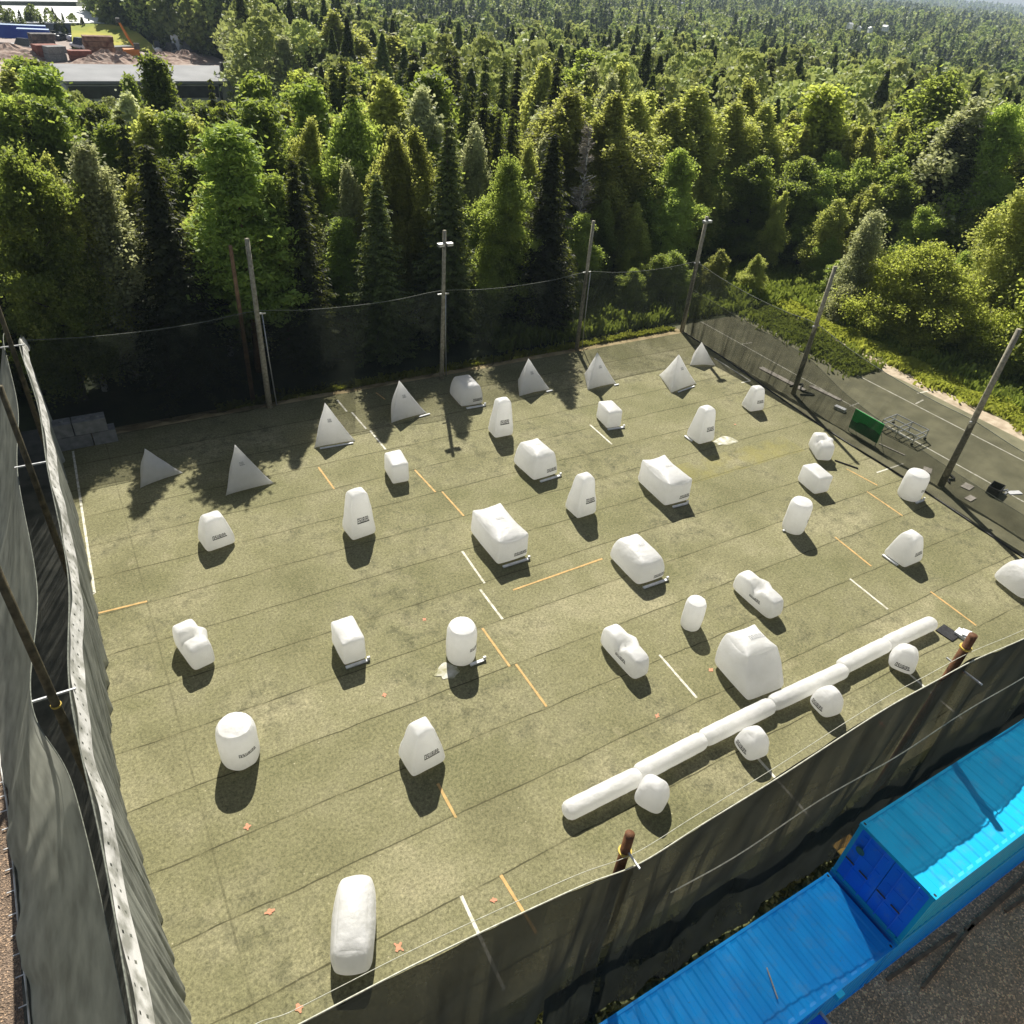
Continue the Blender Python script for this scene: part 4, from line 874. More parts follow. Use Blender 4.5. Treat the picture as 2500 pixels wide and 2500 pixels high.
for i, (px, py, c, lb, L_) in enumerate([(66, 84, WH, 'white van parked behind the long blue trailer', 6), (122, 97, DK, 'dark car parked left of the bushes under the hall', 4.5), (134, 93, WH, 'white car parked under the hall, between two dark cars', 4.5), (152, 100, DK, 'dark car at the right end of the row under the hall', 4.5),
        (178, 100, WH, 'white car standing at the edge of the yellow bank', 4.8), (385, 128, WH, 'white lorry parked on the pale track under the forest', 9), (420, 134, DK, 'dark green trailer on the pale track', 8), (196, 122, WH, 'white van beside the timber stack', 6), (60, 125, WH, 'greenish white tank truck on the left of the yard', 7)]):
    vehicle(lb, px, py, c, L_, 1.6 if L_ < 5 else 2.6, .3*i)
# far road and houses
rd = [G(1130, 58, -12), G(1200, 100, -12), G(1240, 96, -12), G(1190, 62, -12)]
tag(mesh('road', [(p[0], p[1], float(terr(p[0], p[1]))+1.5) for p in rd], [[0, 1, 2, 3]], noisy('pale_road', (.42, .42, .45), (.5, .5, .53), .05, .9)), kind='structure')
for i, (px, py, lb) in enumerate([(2078, 52, 'tiny white house in the distant forest, leftmost of a group'), (2100, 60, 'tiny white house in the distant forest, second of a group'), (2128, 62, 'tiny white house in the distant forest, third of a group'), (2165, 58, 'tiny white house in the distant forest, rightmost of a group'), (2005, 78, 'lone tiny white cottage in the distant forest'), (1668, 3, 'tiny pale house near the top edge of the forest'), (1352, 128, 'white cottage gable between the treetops in the centre')]):
    D = 620 if i < 5 else (900 if i == 5 else 185); p = atd(px, py, D); s = 2.2
    z0 = float(p[2])-s*1.3; e = empty('white_house', (p[0], p[1], z0), .5*i); tag(e, lb, 'house', 'far white houses')
    MB().box(-s*.8, s*.8, -s*.5, s*.5, -1.2, s*.6).build('wall', M_ROOFW, e); r_ = MB()
    r_.add([(-s*.85, -s*.6, s*.6), (s*.85, -s*.6, s*.6), (s*.85, s*.6, s*.6), (-s*.85, s*.6, s*.6), (-s*.85, 0, s), (s*.85, 0, s)], [[0, 1, 5, 4], [2, 3, 4, 5], [0, 4, 3], [1, 2, 5]]); r_.build('roof', M_ROOFW, e)
# ---------------------------------------------------------------- trees
MF = dict(
 spruce=foliage('spruce_needles', (.028, .040, .014), (.115, .14, .038), (.30, .34, .05), .32, .3),
 pine=foliage('pine_needles', (.07, .105, .026), (.27, .34, .07), (.55, .66, .10), .48, .25),
 birch=foliage('birch_leaves', (.165, .19, .044), (.46, .465, .135), (.75, .79, .175), .58, .2),
 pale=foliage('pale_birch_leaves', (.20, .23, .10), (.58, .60, .36), (.72, .74, .3), .48, .2),
 broad=foliage('broad_leaves', (.10, .135, .034), (.33, .39, .09), (.64, .76, .13), .55, .32),
 lime=foliage('lime_leaves', (.19, .22, .04), (.48, .51, .12), (.76, .86, .14), .56, .15),
 dead=noisy('bare_twigs', (.26, .23, .18), (.46, .42, .36), 2, .9))
MB_ = dict(spruce=noisy('spruce_bark', (.05, .04, .03), (.12, .10, .08), 3, .9), pine=noisy('pine_bark', (.12, .06, .03), (.24, .12, .06), 3, .9), birch=noisy('birch_bark', (.10, .09, .08), (.62, .60, .55), 4, .8, lo=.42, hi=.5))
MB_['pale'] = MB_['dead'] = MB_['birch']; MB_['broad'] = MB_['lime'] = MB_['spruce']
def rdir(r, n, zs=1.0):
    v = r.normal(size=(n, 3)); v[:, 2] *= zs; return v/np.linalg.norm(v, axis=1)[:, None]
def frames(r, n, s, asp=1.6, up=.0):
    """random leaf half axes"""
    a = rdir(r, n, .8); b = rdir(r, n); c = np.cross(a, b); c /= np.linalg.norm(c, axis=1)[:, None]+1e-9
    s = s*r.uniform(.6, 1.25, n); return a*(s*asp/2)[:, None], c*(s/2)[:, None]
def g_spruce(H, R, k, seed, leaf=.3):
    r = np.random.default_rng(seed); nl = int(46*k); P = []; U = []; W = []
    for i in range(nl):
        t = (i+r.uniform(0, .8))/nl; z = H*(.06+.94*t); rr = R*(1-t)**.85*r.uniform(.72, 1.15)+.12; nb = int((5+7*(1-t)**.5))
        a0 = r.uniform(0, 6.28)
        for b in range(nb):
            a = a0+b*6.283/nb+r.normal(0, .15); L_ = rr*r.uniform(.65, 1.12); m = max(3, int(L_/.13*k**.5)+1)
            s = np.linspace(.12, 1, m); droop = .38*L_*s**1.4-.22*L_*s**4
            x = np.cos(a)*L_*s; y = np.sin(a)*L_*s; zz = z-droop
            for side in (-1, 1):
                wd = leaf*.5*(1.25-s*.7); n_ = m
                P.append(np.c_[x-np.sin(a)*side*wd*.8+r.normal(0, .05, n_), y+np.cos(a)*side*wd*.8+r.normal(0, .05, n_), zz-.06*r.uniform(0, 2.2, n_)])
                dx = np.c_[np.cos(a+side*.9)*np.ones(n_), np.sin(a+side*.9)*np.ones(n_), -.35+r.normal(0, .25, n_)]
                U.append(dx*(leaf*.62*(1.2-s*.5))[:, None]*.8)
                W.append(np.c_[-np.sin(a)*side*.5*np.ones(n_), np.cos(a)*side*.5*np.ones(n_), r.uniform(-.8, .8, n_)]*leaf*.26)
    return np.concatenate(P), np.concatenate(U), np.concatenate(W)
def g_crown(H, R, k, seed, leaf, z0=.22, top=.9, ncl=150, per=70, streak=1.0, hole=.0, egg=1.0, cs=.55):
    r = np.random.default_rng(seed); n = int(ncl*k); per = int(per)
    # cluster centres near an uneven surface and inside
    t = r.uniform(0, 1, n); a = r.uniform(0, 6.283, n)
    prof = np.sin(np.pi*np.clip(t, .02, .99)**egg)**.62
    lump = np.array([1+.42*noise.noise(Vector((math.cos(x)*1.6, math.sin(x)*1.6, tt*4.5+seed))) for x, tt in zip(a, t)])
    rad_ = R*prof*lump*np.sqrt(r.uniform(.12, 1, n)); z = H*(z0+(1-z0)*t)
    cx, cy = rad_*np.cos(a), rad_*np.sin(a)
    lean = np.array([noise.noise(Vector((q*.25+seed*3, 0, 0))) for q in z])*R*.5; cx += lean
    sz = r.uniform(.5, 1.25, n)*cs*R**.5
    idx = np.repeat(np.arange(n), per); m = len(idx); d = r.normal(size=(m, 3))*sz[idx][:, None]*np.array([.62, .62, .42*streak])
    d[:, 2] -= .25*streak*np.hypot(d[:, 0], d[:, 1])
    P = np.c_[cx[idx], cy[idx], z[idx]]+d; U, W = frames(r, m, leaf)
    return P, U, W
def g_branch(H, R, k, seed, leaf, z0=.16, nb=85, elev=.95, droop=.25, sp=(.2, .2, .5), hang=.45, per=26, shape=.8, jag=.45, asp=1.6):
    """ascending limbs of uneven length, each carrying sprays of leaves; sky shows between them"""
    r = np.random.default_rng(seed); Cc = []; S = []; base = r.uniform(0, 6.283)
    for i in range(nb):
        t = (i+r.uniform(0, 1))/nb; z = H*(z0+(1-z0)*t*.93); a = base+i*2.4+r.normal(0, .4)
        prof = math.sin(math.pi*min(.985, max(.06, t*.86+.12))**shape)**.75
        bite = 1+jag*noise.noise(Vector((math.cos(a)*1.3+seed, math.sin(a)*1.3, t*3.2)))*1.5
        L_ = R*max(.25, prof*bite)*r.uniform(.6, 1.22); e_ = elev*(.55+.6*t)*r.uniform(.75, 1.2); n_ = max(3, int(L_/.36))
        bx, by = 0, 0
        for q in np.linspace(.28, 1, n_):
            h_ = L_*q; zz = z+h_*math.sin(e_)*(1-.35*q)-droop*L_*q**3; rr_ = h_*math.cos(e_)
            for m_ in range(2):
                b = a+r.normal(0, .28)*q; Cc.append((rr_*math.cos(b)+r.normal(0, .1), rr_*math.sin(b)+r.normal(0, .1), zz+r.normal(0, .14))); S.append(r.uniform(.55, 1.3)*(.75+.5*q))
    Cc = np.array(Cc); S = np.array(S); per = int(per*k); idx = np.repeat(np.arange(len(Cc)), per); m = len(idx)
    d = r.normal(size=(m, 3))*S[idx][:, None]*np.array(sp); d[:, 2] -= hang*np.abs(r.normal(size=m))*S[idx]
    ln = np.array([noise.noise(Vector((q*.2+seed*3, 0, 0))) for q in Cc[:, 2]])*R*.35
    P = Cc[idx]+d; P[:, 0] += ln[idx]; U, W = frames(r, m, leaf, asp); return P, U, W
def g_pine(H, R, k, seed, leaf=.26):
    """branches in loose tiers, each carrying flat tufts of needles"""
    r = np.random.default_rng(seed); Cc = []; S = []
    for i in range(46):
        t = (i+r.uniform(0, 1))/46; z = H*(.26+.72*t); L_ = R*(1.05-.85*t**1.5)*r.uniform(.55, 1.15)
        for b in range(4):
            a = r.uniform(0, 6.283)
            for q in np.linspace(.35, 1, 5):
                Cc.append((L_*q*math.cos(a)+r.normal(0, .12), L_*q*math.sin(a)+r.normal(0, .12), z+L_*q*.28+r.normal(0, .12))); S.append(r.uniform(.16, .34)*(.7+.5*q))
    Cc = np.array(Cc); S = np.array(S)*1.15; per = int(22*k); idx = np.repeat(np.arange(len(Cc)), per); m = len(idx)
    d = r.normal(size=(m, 3))*S[idx][:, None]*np.array([1, 1, .55]); U, W = frames(r, m, leaf, 2.4); U[:, 2] = np.abs(U[:, 2])
    return Cc[idx]+d, U, W
def g_dead(H, R, k, seed):
    r = np.random.default_rng(seed); P = []; U = []; W = []
    for i in range(60):
        t = r.uniform(.15, 1); z = H*t; L_ = R*(1.15-t)*r.uniform(.5, 1.1); a = r.uniform(0, 6.28)
        for j in range(26):
            s = r.uniform(0, 1); b = a+r.normal(0, .5)*s; P.append([math.cos(b)*L_*s, math.sin(b)*L_*s, z+L_*s*.45+r.normal(0, .15)])
            v = np.array([math.cos(b), math.sin(b), r.normal(.4, .5)]); U.append(v*.28); q = np.cross(v, r.normal(size=3)); W.append(q/np.linalg.norm(q)*.022)
    return np.array(P), np.array(U), np.array(W)
def trunk_mesh(kind, H, R, seed):
    r = random.Random(seed); b = MB(); h = H*(.96 if kind in ('spruce', 'dead', 'pine') else .8); r0 = .011*H+.05
    pts = [(math.sin(t*3+seed)*.25*t, math.cos(t*2.3+seed)*.25*t, h*t) for t in (0, .15, .35, .55, .75, 1)]
    b.tube(pts, [r0*1.2, r0, r0*.8, r0*.6, r0*.35, .02], 7)
    if kind != 'spruce':
        for i in range(9 if kind != 'dead' else 16):
            t = r.uniform(.3, .85); a = r.uniform(0, 6.28); L_ = R*r.uniform(.5, .95)*(1.1-t*.6); z = h*t; up = .5 if kind != 'pine' else .15
            b.tube([(0, 0, z), (math.cos(a)*L_*.5, math.sin(a)*L_*.5, z+L_*up*.4), (math.cos(a)*L_, math.sin(a)*L_, z+L_*up)], [r0*.35, r0*.2, .015], 5, False)
    else:
        for i in range(40):
            t = r.uniform(.08, .8); a = r.uniform(0, 6.28); L_ = R*(1-t)*1.08; z = h*t
            b.tube([(0, 0, z), (math.cos(a)*L_*.6, math.sin(a)*L_*.6, z-.25*L_), (math.cos(a)*L_, math.sin(a)*L_, z-.22*L_)], [.05, .03, .012], 4, False)
    me = bpy.data.meshes.new('trunk'); me.from_pydata(b.V, [], b.F); me.update(); me.materials.append(MB_[kind]); return me
def crown_data(kind, H, R, k, seed, leaf):
    if kind == 'spruce': return g_spruce(H, R, k, seed, leaf)
    if kind == 'pine': return g_pine(H, R, k, seed, leaf)
    if kind == 'dead': return g_dead(H, R, k, seed)
    if kind in ('birch', 'pale'): return g_branch(H, R, k, seed, leaf, .14, 95, 1.05, .30, (.17, .17, .30), .55, 24, .85, .5)
    if kind == 'lime': return g_branch(H, R, k, seed, leaf*.88, .08, 80, .75, .1, (.26, .26, .22), .12, 36, .8, .55)
    return g_branch(H, R, k, seed, leaf*.85, .12, 85, .8, .12, (.27, .27, .22), .15, 38, .8, .6)
HW = dict(spruce=(18, 3.1), pine=(17, 2.9), birch=(18, 4.1), pale=(17, 3.3), broad=(15, 3.6), lime=(12, 2.6), dead=(16, 1.7))
PROT = {}
def proto(kind, lod, var):
    key = (kind, lod, var)
    if key not in PROT:
        H, R = HW[kind]; s = sum(map(ord, kind))+var*17
        k, leaf = ((2.0, .115), (1.2, .16), (.8, .20))[lod]
        if kind == 'spruce': k, leaf = ((1.35, .36), (1.0, .42), (.7, .5))[lod]
        if kind == 'pine': k, leaf = ((1.4, .11), (.8, .16), (.45, .24))[lod]
        P, U, W = crown_data(kind, H, R, k, s, leaf)
        me = qmesh('crown', P, U, W, MF[kind], False); PROT[key] = (trunk_mesh(kind, H, R, s), me)
    return PROT[key]
NTREE = 0
KN = dict(spruce='spruce_tree', pine='pine_tree', birch='birch_tree', pale='birch_tree', broad='broadleaf_tree', lime='broadleaf_tree', dead='dead_tree')
rt_ = random.Random(11)
def tree(kind, x, y, H, Rs=1.0, label='', lod=0, group=None, rz=None):
    global NTREE; NTREE += 1
    tm, cm = proto(kind, lod, rt_.randrange(4 if lod == 0 else 3)); h0, _ = HW[kind]; s = H/h0
    e = empty(KN[kind], (x, y, float(terr(x, y))-.1), rt_.uniform(0, 6.28) if rz is None else rz); e.scale = (s**.75*Rs, s**.75*Rs, s)
    tag(e, label, 'tree', group)
    for nm, me in (('trunk', tm), ('crown', cm)):
        o = bpy.data.objects.new(nm, me); C.objects.link(o); o.parent = e
    return e
PL = []
def key(kind, px, py, D, Rs, label, lod=0, group=None):
    p = atd(px, py, D); z = float(terr(p[0], p[1])); H = p[2]-z
    PL.append((p[0], p[1], HW[kind][1]*(H/HW[kind][0])**.75*Rs)); return tree(kind, p[0], p[1], H, Rs, label, lod, group)
D0 = lambda px, Y: Y/ray(px, 500)[1]*math.hypot(*ray(px, 500)[:2])   # distance along this column of the picture at world depth Y
KT = [
 ('pine', 38, 142, 92, 1.1, 'green pine hiding the left end of the workshop, left one'), ('pine', 84, 148, 84, 1.1, 'green pine hiding the left end of the workshop, right one'), ('birch', 10, 150, 80, 1.1, 'yellowish tree below the gravel heap at the left edge'),
 ('broad', 20, 345, 49, .9, 'yellow-green tree at the left edge just behind the far net'), ('birch', 110, 420, 50, .8, 'bushy birch left of the pale topped birch'), ('pale', 190, 322, 51, 1.0, 'birch with silvery pale top, far left'),
 ('pine', 90, 160, 66, 1.1, 'green pine in front of the left yard'), ('broad', 20, 215, 62, 1.2, 'broad tree in front of the yard at the left edge'), ('pine', 258, 300, 59, 1.0, 'yellow-green pine left of the dark column tree'),
 ('spruce', 352, 345, 48.5, 1.35, 'dark column shaped spruce behind the far net, left'), ('pine', 373, 132, 76, 1.0, 'round topped dark pine overlapping the grey workshop roof'), ('pine', 312, 178, 80, .55, 'thin pine tip before the workshop roof'), ('pale', 300, 208, 70, 1.0, 'silvery birch below the workshop'),
 ('pale', 447, 262, 63, .9, 'silvery birch between two pines, left'), ('spruce', 512, 190, 76, .7, 'small spruce at the right end of the workshop'), ('pine', 552, 306, 49.3, 1.25, 'big pine leaning over the leftmost far pole'), ('pine', 622, 185, 64, 1.1, 'tall pine hiding the right end of the workshop'),
 ('birch', 748, 270, 58, .8, 'yellowish birch right of the big pine'), ('spruce', 712, 380, 48.8, 1.1, 'narrow dark spruce behind the far net, left of centre'), ('pine', 660, 420, 49.5, .8, 'pine beside the leftmost far pole'), ('pale', 845, 380, 55, .7, 'silvery thin birch left of the twin yellow birches'),
 ('spruce', 790, 190, 70, .8, 'spruce at the workshop annex'), ('birch', 860, 215, 66, 1.0, 'leafy birch behind the narrow spruces'), ('spruce', 922, 205, 68, .9, 'dark spruce left of the blackest spruce'), ('birch', 963, 288, 53, .75, 'left one of twin yellow topped birches'), ('birch', 1018, 292, 54, .8, 'right one of twin yellow topped birches'),
 ('spruce', 918, 420, 48.5, 1.25, 'wide spruce with bare lower limbs behind the far net'), ('spruce', 1098, 285, 49.6, 1.15, 'tall ragged spruce beside the floodlight pole'), ('spruce', 1010, 115, 86, 1.5, 'blackest pointed spruce in the middle distance, left'), ('spruce', 1112, 128, 92, 1.3, 'dark pointed spruce in the middle distance, right'),
 ('spruce', 1187, 128, 82, .9, 'slim spruce in the cluster right of the two dark ones'), ('spruce', 1233, 135, 84, .9, 'dark spruce second in the middle cluster'), ('spruce', 1266, 130, 90, .9, 'dark spruce rightmost in the middle cluster'), ('pale', 1165, 285, 60, .8, 'pale yellow birch behind the ragged spruce'),
 ('spruce', 1219, 266, 61, .75, 'young spruce in front of a pale birch'), ('spruce', 1252, 266, 63, .7, 'slim young spruce right of the other young one'), ('broad', 1247, 370, 50.5, .85, 'leafy green tree between two ragged spruces'), ('birch', 1292, 330, 55, .6, 'small yellow birch behind the leafy green tree'), ('spruce', 1355, 318, 49.2, 1.3, 'big dark ragged spruce with bare twigs, right of the floodlight pole'),
 ('dead', 1440, 300, 52, 1.2, 'bare grey dead tree among the green'), ('birch', 1401, 196, 61, 1.1, 'yellow green birch at the left end of the birch grove'), ('birch', 1508, 205, 60, 1.1, 'golden birch in the far grove, left'), ('birch', 1564, 214, 57, 1.2, 'golden birch in the far grove, second'), ('birch', 1640, 236, 53, 1.1, 'golden birch in the grove behind the third pole'),
 ('birch', 1707, 191, 62, 1.2, 'tallest golden birch of the grove behind the corner pole'), ('birch', 1796, 233, 56, 1.25, 'wide golden birch right of the corner pole'), ('birch', 1880, 236, 60, 1.1, 'golden birch in the right half of the grove'), ('birch', 1950, 262, 57, 1.1, 'golden birch before the dark spruce group'), ('birch', 2047, 332, 56, 1.0, 'rightmost but two golden birch'),
 ('birch', 2112, 300, 60, .9, 'leaning golden birch near the dark spruces'), ('birch', 2206, 324, 60, 1.0, 'golden birch at the right end of the grove'), ('birch', 2290, 372, 62, .8, 'small golden birch beyond the grove'), ('lime', 1963, 430, 51, .9, 'bright yellow green small tree in front of the grove'), ('broad', 2317, 438, 58, .9, 'dark green tree right of the golden grove'),
 ('broad', 1480, 480, 49.5, .7, 'low lime green tree beside the third far pole'), ('broad', 1770, 470, 50, .8, 'green understorey tree behind the corner pole'), ('broad', 1620, 420, 50, .8, 'green understorey tree left of the corner pole'), ('broad', 1850, 470, 53, .8, 'green understorey tree right of the corner pole'),
 ('broad', 1443, 112, 100, 1.6, 'large round green tree standing out in the middle distance'), ('lime', 2031, 190, 88, 1.2, 'bright yellow tree in front of dark spruces, right'), ('broad', 2325, 172, 92, 1.5, 'big domed green tree in the right distance'), ('pale', 2401, 222, 84, 1.2, 'greyish willow like tree, right distance'),
 ('spruce', 2019, 245, 74, 1.0, 'dark spruce behind the golden grove, left one'), ('spruce', 2150, 262, 70, 1.0, 'dark spruce behind the golden grove, right one'), ('spruce', 2345, 292, 66, 1.2, 'dark spruce at the right, lower left of the willow'), ('spruce', 2452, 305, 64, 1.2, 'dark spruce close to the right edge'), ('spruce', 2395, 300, 70, 1.1, 'dark spruce between two others at the right'),
 ('lime', 2480, 338, 57, .9, 'bright leafed tree at the right edge above the big birch'), ('spruce', 1768, 158, 112, 1.2, 'small dark spruce over the golden grove, left'), ('spruce', 1800, 150, 116, 1.2, 'small dark spruce over the golden grove, middle'), ('spruce', 1889, 128, 125, 1.3, 'small dark spruce over the golden grove, right'),
 ('broad', 700, 70, 150, 1.2, 'willowy round tree right of the yard'), ('lime', 735, 165, 105, 1.1, 'bright round lime tree by the beige annex'), ('pale', 690, 78, 135, 1.3, 'silvery leafed tree before the dark forest, upper left'), ('broad', 600, 55, 170, 1.1, 'grey green tree at the forest edge right of the yard'),
 ('birch', 810, 15, 140, 1.6, 'tall pyramidal light green tree, upper left centre'), ('broad', 870, 150, 96, 1.2, 'blue green bushy tree, upper left centre'), ('birch', 960, 72, 120, 1.7, 'broad yellow green tree, upper centre'), ('birch', 880, 78, 125, 1.4, 'yellow green tree left of the broad one, upper centre')]
def backY(px, Y):
    if px > 2180: return max(Y*1.0, 74)+(8 if Y > 64 else 0)
    if px > 1560: return max(Y, 63)
    if px > 1380: return max(Y, 56)
    return Y
for (k, px, py, D, Rs, lb) in KT:
    D = backY(px, D) if D < 80 else D; near = D < 58 or (px > 1380 and D < 80)
    if k in ('birch', 'pale', 'lime'): Rs *= 1.3 if px > 1380 else 1.12
    key(k, px, py, D0(px, D) if near else D*1.12, Rs, lb, 0 if D < 64 else 1)
# right hand bushes (placed on the ground)
def bush(x, y, H, W_, lb, kind='lime', seed=1, sh=False):
    e = empty('leafy_bush', (x, y, float(terr(x, y))-.1)); tag(e, lb, 'bush')
    P, U, W = g_branch(H*.86, W_, 2.4, seed, .095, .0, int(60+W_*22), .7, .1, (.26, .26, .24), .1, 24, .62, .35); qmesh('foliage', P, U, W, MF[kind], e)
    me = trunk_mesh('birch', H*.8, W_, seed); link('trunk', me, None, e); PL.append((x, y, W_))
bush(62.5, 36.0, 9.5, 5.2, 'big round sunlit yellow green bush right of the side net', 'lime', 3)
bush(61.5, 42.2, 11.0, 1.6, 'thin silvery sapling rising beside the big round bush', 'pale', 4)
bush(64.8, 29.3, 5.5, 2.6, 'small sunlit bush low on the slope near the right edge', 'lime', 5)
bush(59.8, 40.8, 3.6, 1.6, 'low silvery shrub at the foot of the side net', 'pale', 6)
for (x, y, H, Rs, k, lb) in ((66, 27, 16, 1.1, 'lime', 'large bright birch like tree at the right edge'), (70, 33.5, 17, 1.2, 'birch', 'tall light tree rising behind the bushes at the right'), (65.5, 22.5, 12, 1.1, 'lime', 'bright tree cut by the right edge beyond the grass'), (82, 46, 19, 1.1, 'broad', 'dark green tree behind the big round bush'), (84, 38, 19, 1.1, 'broad', 'tree behind the tall light tree at the right')):
    tree(k, x, y, H, Rs, lb); PL.append((x, y, 2.5))
# filler forest --------------------------------------------------
r = np.random.default_rng(77)
def inyard(px, py, D): return D > 150 and px < 700 and D < 345 and (px < 560 or py > 999)
HX = np.array([-100, 0, 120, 250, 330, 480, 560, 640, 720, 800, 950, 2700]); HY = np.array([200, 195, 222, 236, 232, 238, 232, 236, 205, 110, -400, -400])
cand = []
yv = 47.0
gx = 3.9
for iy in range(60):
    Y = 47+iy*3.7
    for ix in range(-14, 80):
        x = ix*gx+r.uniform(-2.2, 2.2)+(iy % 2)*gx/2; y = Y+r.uniform(-2.2, 2.2); D = math.hypot(x, y)
        cand.append((D, x, y))
for ix in range(16, 60):       # right hand side
    for iy in range(0, 12):
        x = ix*4.0+r.uniform(-1.5, 1.5)+4; y = 46-iy*4+r.uniform(-1.5, 1.5)
        if x > 62: cand.append((math.hypot(x, y), x, y))
cand.sort(); FAR = []
SPEC = {'spruce': .26, 'pine': .18, 'birch': .26, 'broad': .22, 'pale': .08}
seen = set()
ZL_ = {'spruce': 'dark spruce', 'pine': 'green pine', 'birch': 'yellow green birch', 'broad': 'green broadleaf tree', 'pale': 'silvery leaved birch', 'lime': 'bright green tree'}
def zone(px, py, D):
    h = ('far left' if px < 600 else 'left of the floodlight pole' if px < 1075 else 'right of the floodlight pole' if px < 1420 else 'left of the corner pole' if px < 1710 else 'right of the corner pole' if px < 2060 else 'towards the right edge')
    d = 'close behind the far net' if D < 75 else ('in the second rank of the forest' if D < 95 else ('in the middle of the forest' if D < 115 else 'deep in the forest'))
    return d+', '+h
for D, x, y in cand:
    z = float(terr(x, y)); px, pb = PJ(x, y, z); 
    if px < -150 or px > 2650: continue
    if any((x-a)**2+(y-b)**2 < (1.7+.35*c)**2 for a, b, c in PL): continue
    if y < 47.2+abs(math.sin(x*3))*1.5 and x < 60: continue
    HL = 99
    if x > 27 and y < 62 and x < 57: HL = 2.6+max(0, y-47)*.85
    if 56 <= x < 82 and y < 64:
        if x < 62 or (x < 70 and 25 < y < 45): continue
        HL = 3+max(0, x-62)*.55+max(0, y-46)*.5
    nz = noise.noise(Vector((x*.03, y*.03, 1))); u = r.uniform()
    if px > 1350 and D < 85 and y < 75: kind = 'birch' if u < .62 else ('broad' if u < .88 else 'spruce')
    elif px > 2200: kind = 'spruce' if u < .3 else ('broad' if u < .75 else 'birch')
    elif px < 1350 and D < 100: kind = 'spruce' if u < .42 else ('pine' if u < .66 else ('birch' if u < .8 else ('broad' if u < .92 else 'pale')))
    elif nz > .12: kind = 'spruce' if u < .6 else ('pine' if u < .8 else 'birch')
    else: kind = 'broad' if u < .3 else ('birch' if u < .6 else ('spruce' if u < .78 else ('pine' if u < .92 else 'pale')))
    H = HW[kind][0]*r.uniform(.78, 1.08)
    if D < 85 and y < 53:
        if x > 14:
            if r.uniform() < (.72 if HL > 90 else .1): continue
            H *= r.uniform(.35, .6) if HL > 90 else 1
    H = min(H, 19, HL*r.uniform(.8, 1.1))
    if HL < 99: kind = 'broad' if kind in ('spruce', 'pine') else kind
    # keep the sight line over to the yard open
    px, pt = PJ(x, y, z+H); lim = float(np.interp(px, HX, HY))
    if D < 150 and pt < lim+8:
        ok = False
        for s in np.linspace(.95, .3, 14):
            if PJ(x, y, z+H*s)[1] >= lim+8: H *= s; ok = True; break
        if not ok: continue
    if D < 62 and pt < 330 and px < 1350: H *= .8
    if 150 <= D < 345 and px < 575: 
        if not (345 < D and px > 0): continue
    if pt > 2500 : continue
    # keep the far road glimpse open
    if D > 150 and 1120 < px < 1250 and pt < 95 and D < 430: continue
    if NTREE < 296:
        zn = zone(px, pt, D)
        tree(kind, x, y, H, r.uniform(.85, 1.2), '%s %s' % (ZL_[kind], zn), 0 if D < 62 else (1 if D < 110 else 2), ('%ss %s' % (ZL_[kind], zn)).replace('birchs', 'birches'))
    else: FAR.append((kind, x, y, z, H))
# treeline behind the yard + whole distance
n = 19000; az = r.uniform(rad(-20), rad(82), n); D = 10**(np.log10(215)+r.uniform(0, 1, n)**.8*(np.log10(5200)-np.log10(215)))
for a, d in zip(az, D):
    x, y = d*math.sin(a), d*math.cos(a); z = float(terr(x, y)); px, pt = PJ(x, y, z+14)
    if px < -80 or px > 2600 or pt < -60: continue
    if px < 575 and d < 352: continue
    if px < 330 and d < 420: continue
    if d < 440 and 1118 < px < 1255 and pt < 100: continue
    nz = noise.noise(Vector((x*.012, y*.012, 4))); u = r.uniform()
    kind = ('spruce' if u < .65 else 'pine') if nz > .05 else ('birch' if u < .4 else ('broad' if u < .8 else 'spruce'))
    FAR.append((kind, x, y, z, (14+4*u)*(1.15 if d > 900 else 1)))
# dark conifers right of the hall
for i in range(260):
    px = r.uniform(250, 640); D_ = r.uniform(215, 330)
    lo = 12+(px-250)*.22
    p = G(px, 100+(px-330)*.23-r.uniform(0, 60), ZL)
    FAR.append(('spruce' if i % 3 else 'broad', p[0], p[1], float(terr(p[0], p[1])), r.uniform(15, 20)))
for i in range(60):
    px = r.uniform(-20, 290); p = G(px, 92-r.uniform(0, 8), ZL); FAR.append(('pine' if i % 2 else 'broad', p[0], p[1], ZL, r.uniform(3, 6.5)))
byk = {}
for kind, x, y, z, H in FAR: byk.setdefault('spruce' if kind in ('spruce', 'pine') else ('birch' if kind in ('birch', 'pale') else 'broad'), []).append((x, y, z, H))
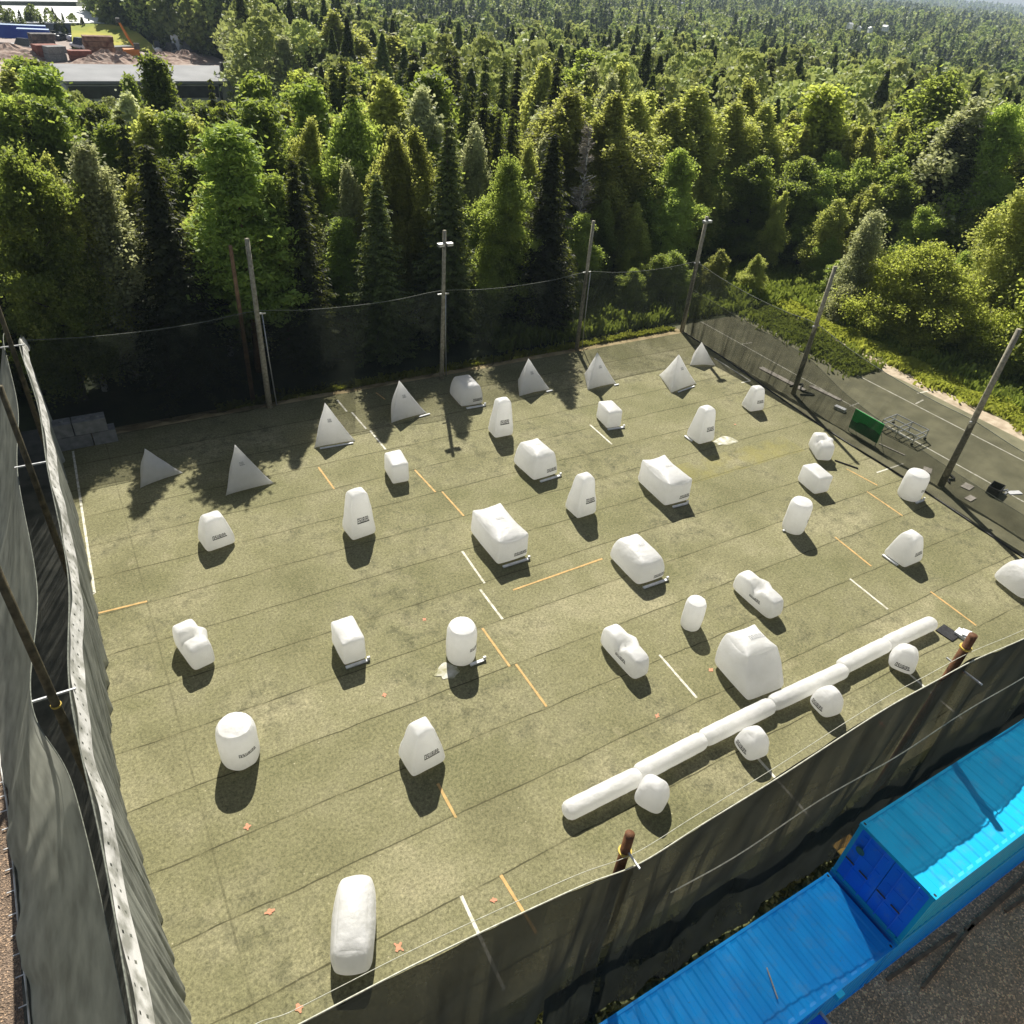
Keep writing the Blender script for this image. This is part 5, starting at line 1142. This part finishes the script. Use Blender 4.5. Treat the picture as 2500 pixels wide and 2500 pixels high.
# light-weight crowns merged into one far forest
def farmesh(specs):
    Ps = []; Us = []; Ws = []; Ms = []; Ts = []; q3 = np.random.default_rng(9)
    for mi, kind in enumerate(('spruce', 'birch', 'broad')):
        L3 = byk.get(kind, [])
        protos = {}
        for lod, (k, leaf, nm) in enumerate(((1, .44, 1500), (1, .7, 560), (1, 1.3, 150), (1, 2.6, 40))):
            protos[lod] = []
            for v in range(4):
                q = np.random.default_rng(v*7+lod+mi*31); t = q.uniform(0, 1, nm); a = q.uniform(0, 6.283, nm)
                if kind == 'spruce': rr2 = 2.3*(1-t)**.8*q.uniform(.45, 1.15, nm); zz = 16*(.05+.95*t)
                else:
                    lump = 1+.3*np.sin(a*2+v)*np.sin(t*7+v*2); rr2 = 3.6*np.sin(np.pi*np.clip(t, .03, .97)**.8)**.6*lump*np.sqrt(q.uniform(.3, 1, nm)); zz = 16*(.12+.88*t)
                P = np.c_[rr2*np.cos(a), rr2*np.sin(a), zz]; U, W = frames(q, nm, leaf, 1.3)
                if kind == 'spruce': U *= .8; W *= .8
                protos[lod].append((P, U, W))
        for (x, y, z, H) in L3:
            d = math.hypot(x, y); lod = 0 if d < 190 else (1 if d < 420 else (2 if d < 1100 else 3)); P, U, W = protos[lod][int(abs(x*13+y*7)) % 4]
            s = H/16; a = (x*3+y*5) % 6.28; c_, s_ = math.cos(a), math.sin(a); Rm = np.array([[c_, s_, 0], [-s_, c_, 0], [0, 0, 1]])
            ss = s*np.array([1, 1, 1])*(1.0 if d < 500 else 1.25)*np.array([*([q3.uniform(1.1, 1.8)]*2), q3.uniform(.7, 1.1)])
            Ps.append((P*ss)@Rm+np.array([x, y, z])); Us.append((U*s)@Rm); Ws.append((W*s)@Rm); Ms.append(np.full(len(P), mi, np.int32)); Ts.append(np.full(len(P), q3.uniform(0, 1), np.float32))
    P = np.concatenate(Ps); U = np.concatenate(Us); W = np.concatenate(Ws); Mi = np.concatenate(Ms)
    me = qmesh('far_forest', P, U, W, MFF['spruce'], False); me.materials.append(MFF['birch']); me.materials.append(MFF['broad'])
    me.polygons.foreach_set('material_index', Mi); at_ = me.attributes.new('tv', 'FLOAT', 'FACE'); at_.data.foreach_set('value', np.concatenate(Ts)); me.update(); return tag(link('far_forest', me, None), kind='stuff')
def ffol(name, d_, l_, tr):
    m = foliage(name, d_, l_, tr, .3, .0); t = m.node_tree
    a = t.nodes.new('ShaderNodeAttribute'); a.attribute_name = 'tv'
    for n_ in list(t.nodes):
        if n_.type == 'HUE_SAT':
            for l in list(n_.inputs['Value'].links)+list(n_.inputs['Hue'].links): t.links.remove(l)
            L(t, math_(t, 'ADD', .55, math_(t, 'MULTIPLY', a.outputs['Fac'], .95)), n_.inputs['Value']); L(t, math_(t, 'ADD', .485, math_(t, 'MULTIPLY', a.outputs['Fac'], .02)), n_.inputs['Hue'])
    for n_ in m.node_tree.nodes:
        if n_.type == 'TEX_NOISE' and abs(n_.inputs['Scale'].default_value-.55) < .01: n_.inputs['Scale'].default_value = .12
    return m
MFF = dict(spruce=ffol('far_conifer', (.035, .055, .022), (.13, .17, .055), (.26, .32, .07)), birch=ffol('far_birch', (.15, .19, .06), (.40, .45, .15), (.66, .72, .2)), broad=ffol('far_broadleaf', (.10, .14, .045), (.29, .36, .11), (.54, .64, .15)))
farmesh(None)
print('trees', NTREE, 'far', len(FAR))

hz = MB().box(-6000, 7000, -300, 7200, -60, 60).build('haze', None); tag(hz, kind='stuff'); hz.display_type = 'WIRE'
m = bpy.data.materials.new('thin_air'); m.use_nodes = True; t = m.node_tree; t.nodes.clear(); out = t.nodes.new('ShaderNodeOutputMaterial')
v = t.nodes.new('ShaderNodeVolumePrincipled'); v.inputs['Color'].default_value = (.66, .82, 1.0, 1); v.inputs['Density'].default_value = .00015; v.inputs['Anisotropy'].default_value = 0
L(t, v.outputs[0], out.inputs['Volume']); hz.data.materials.append(m)
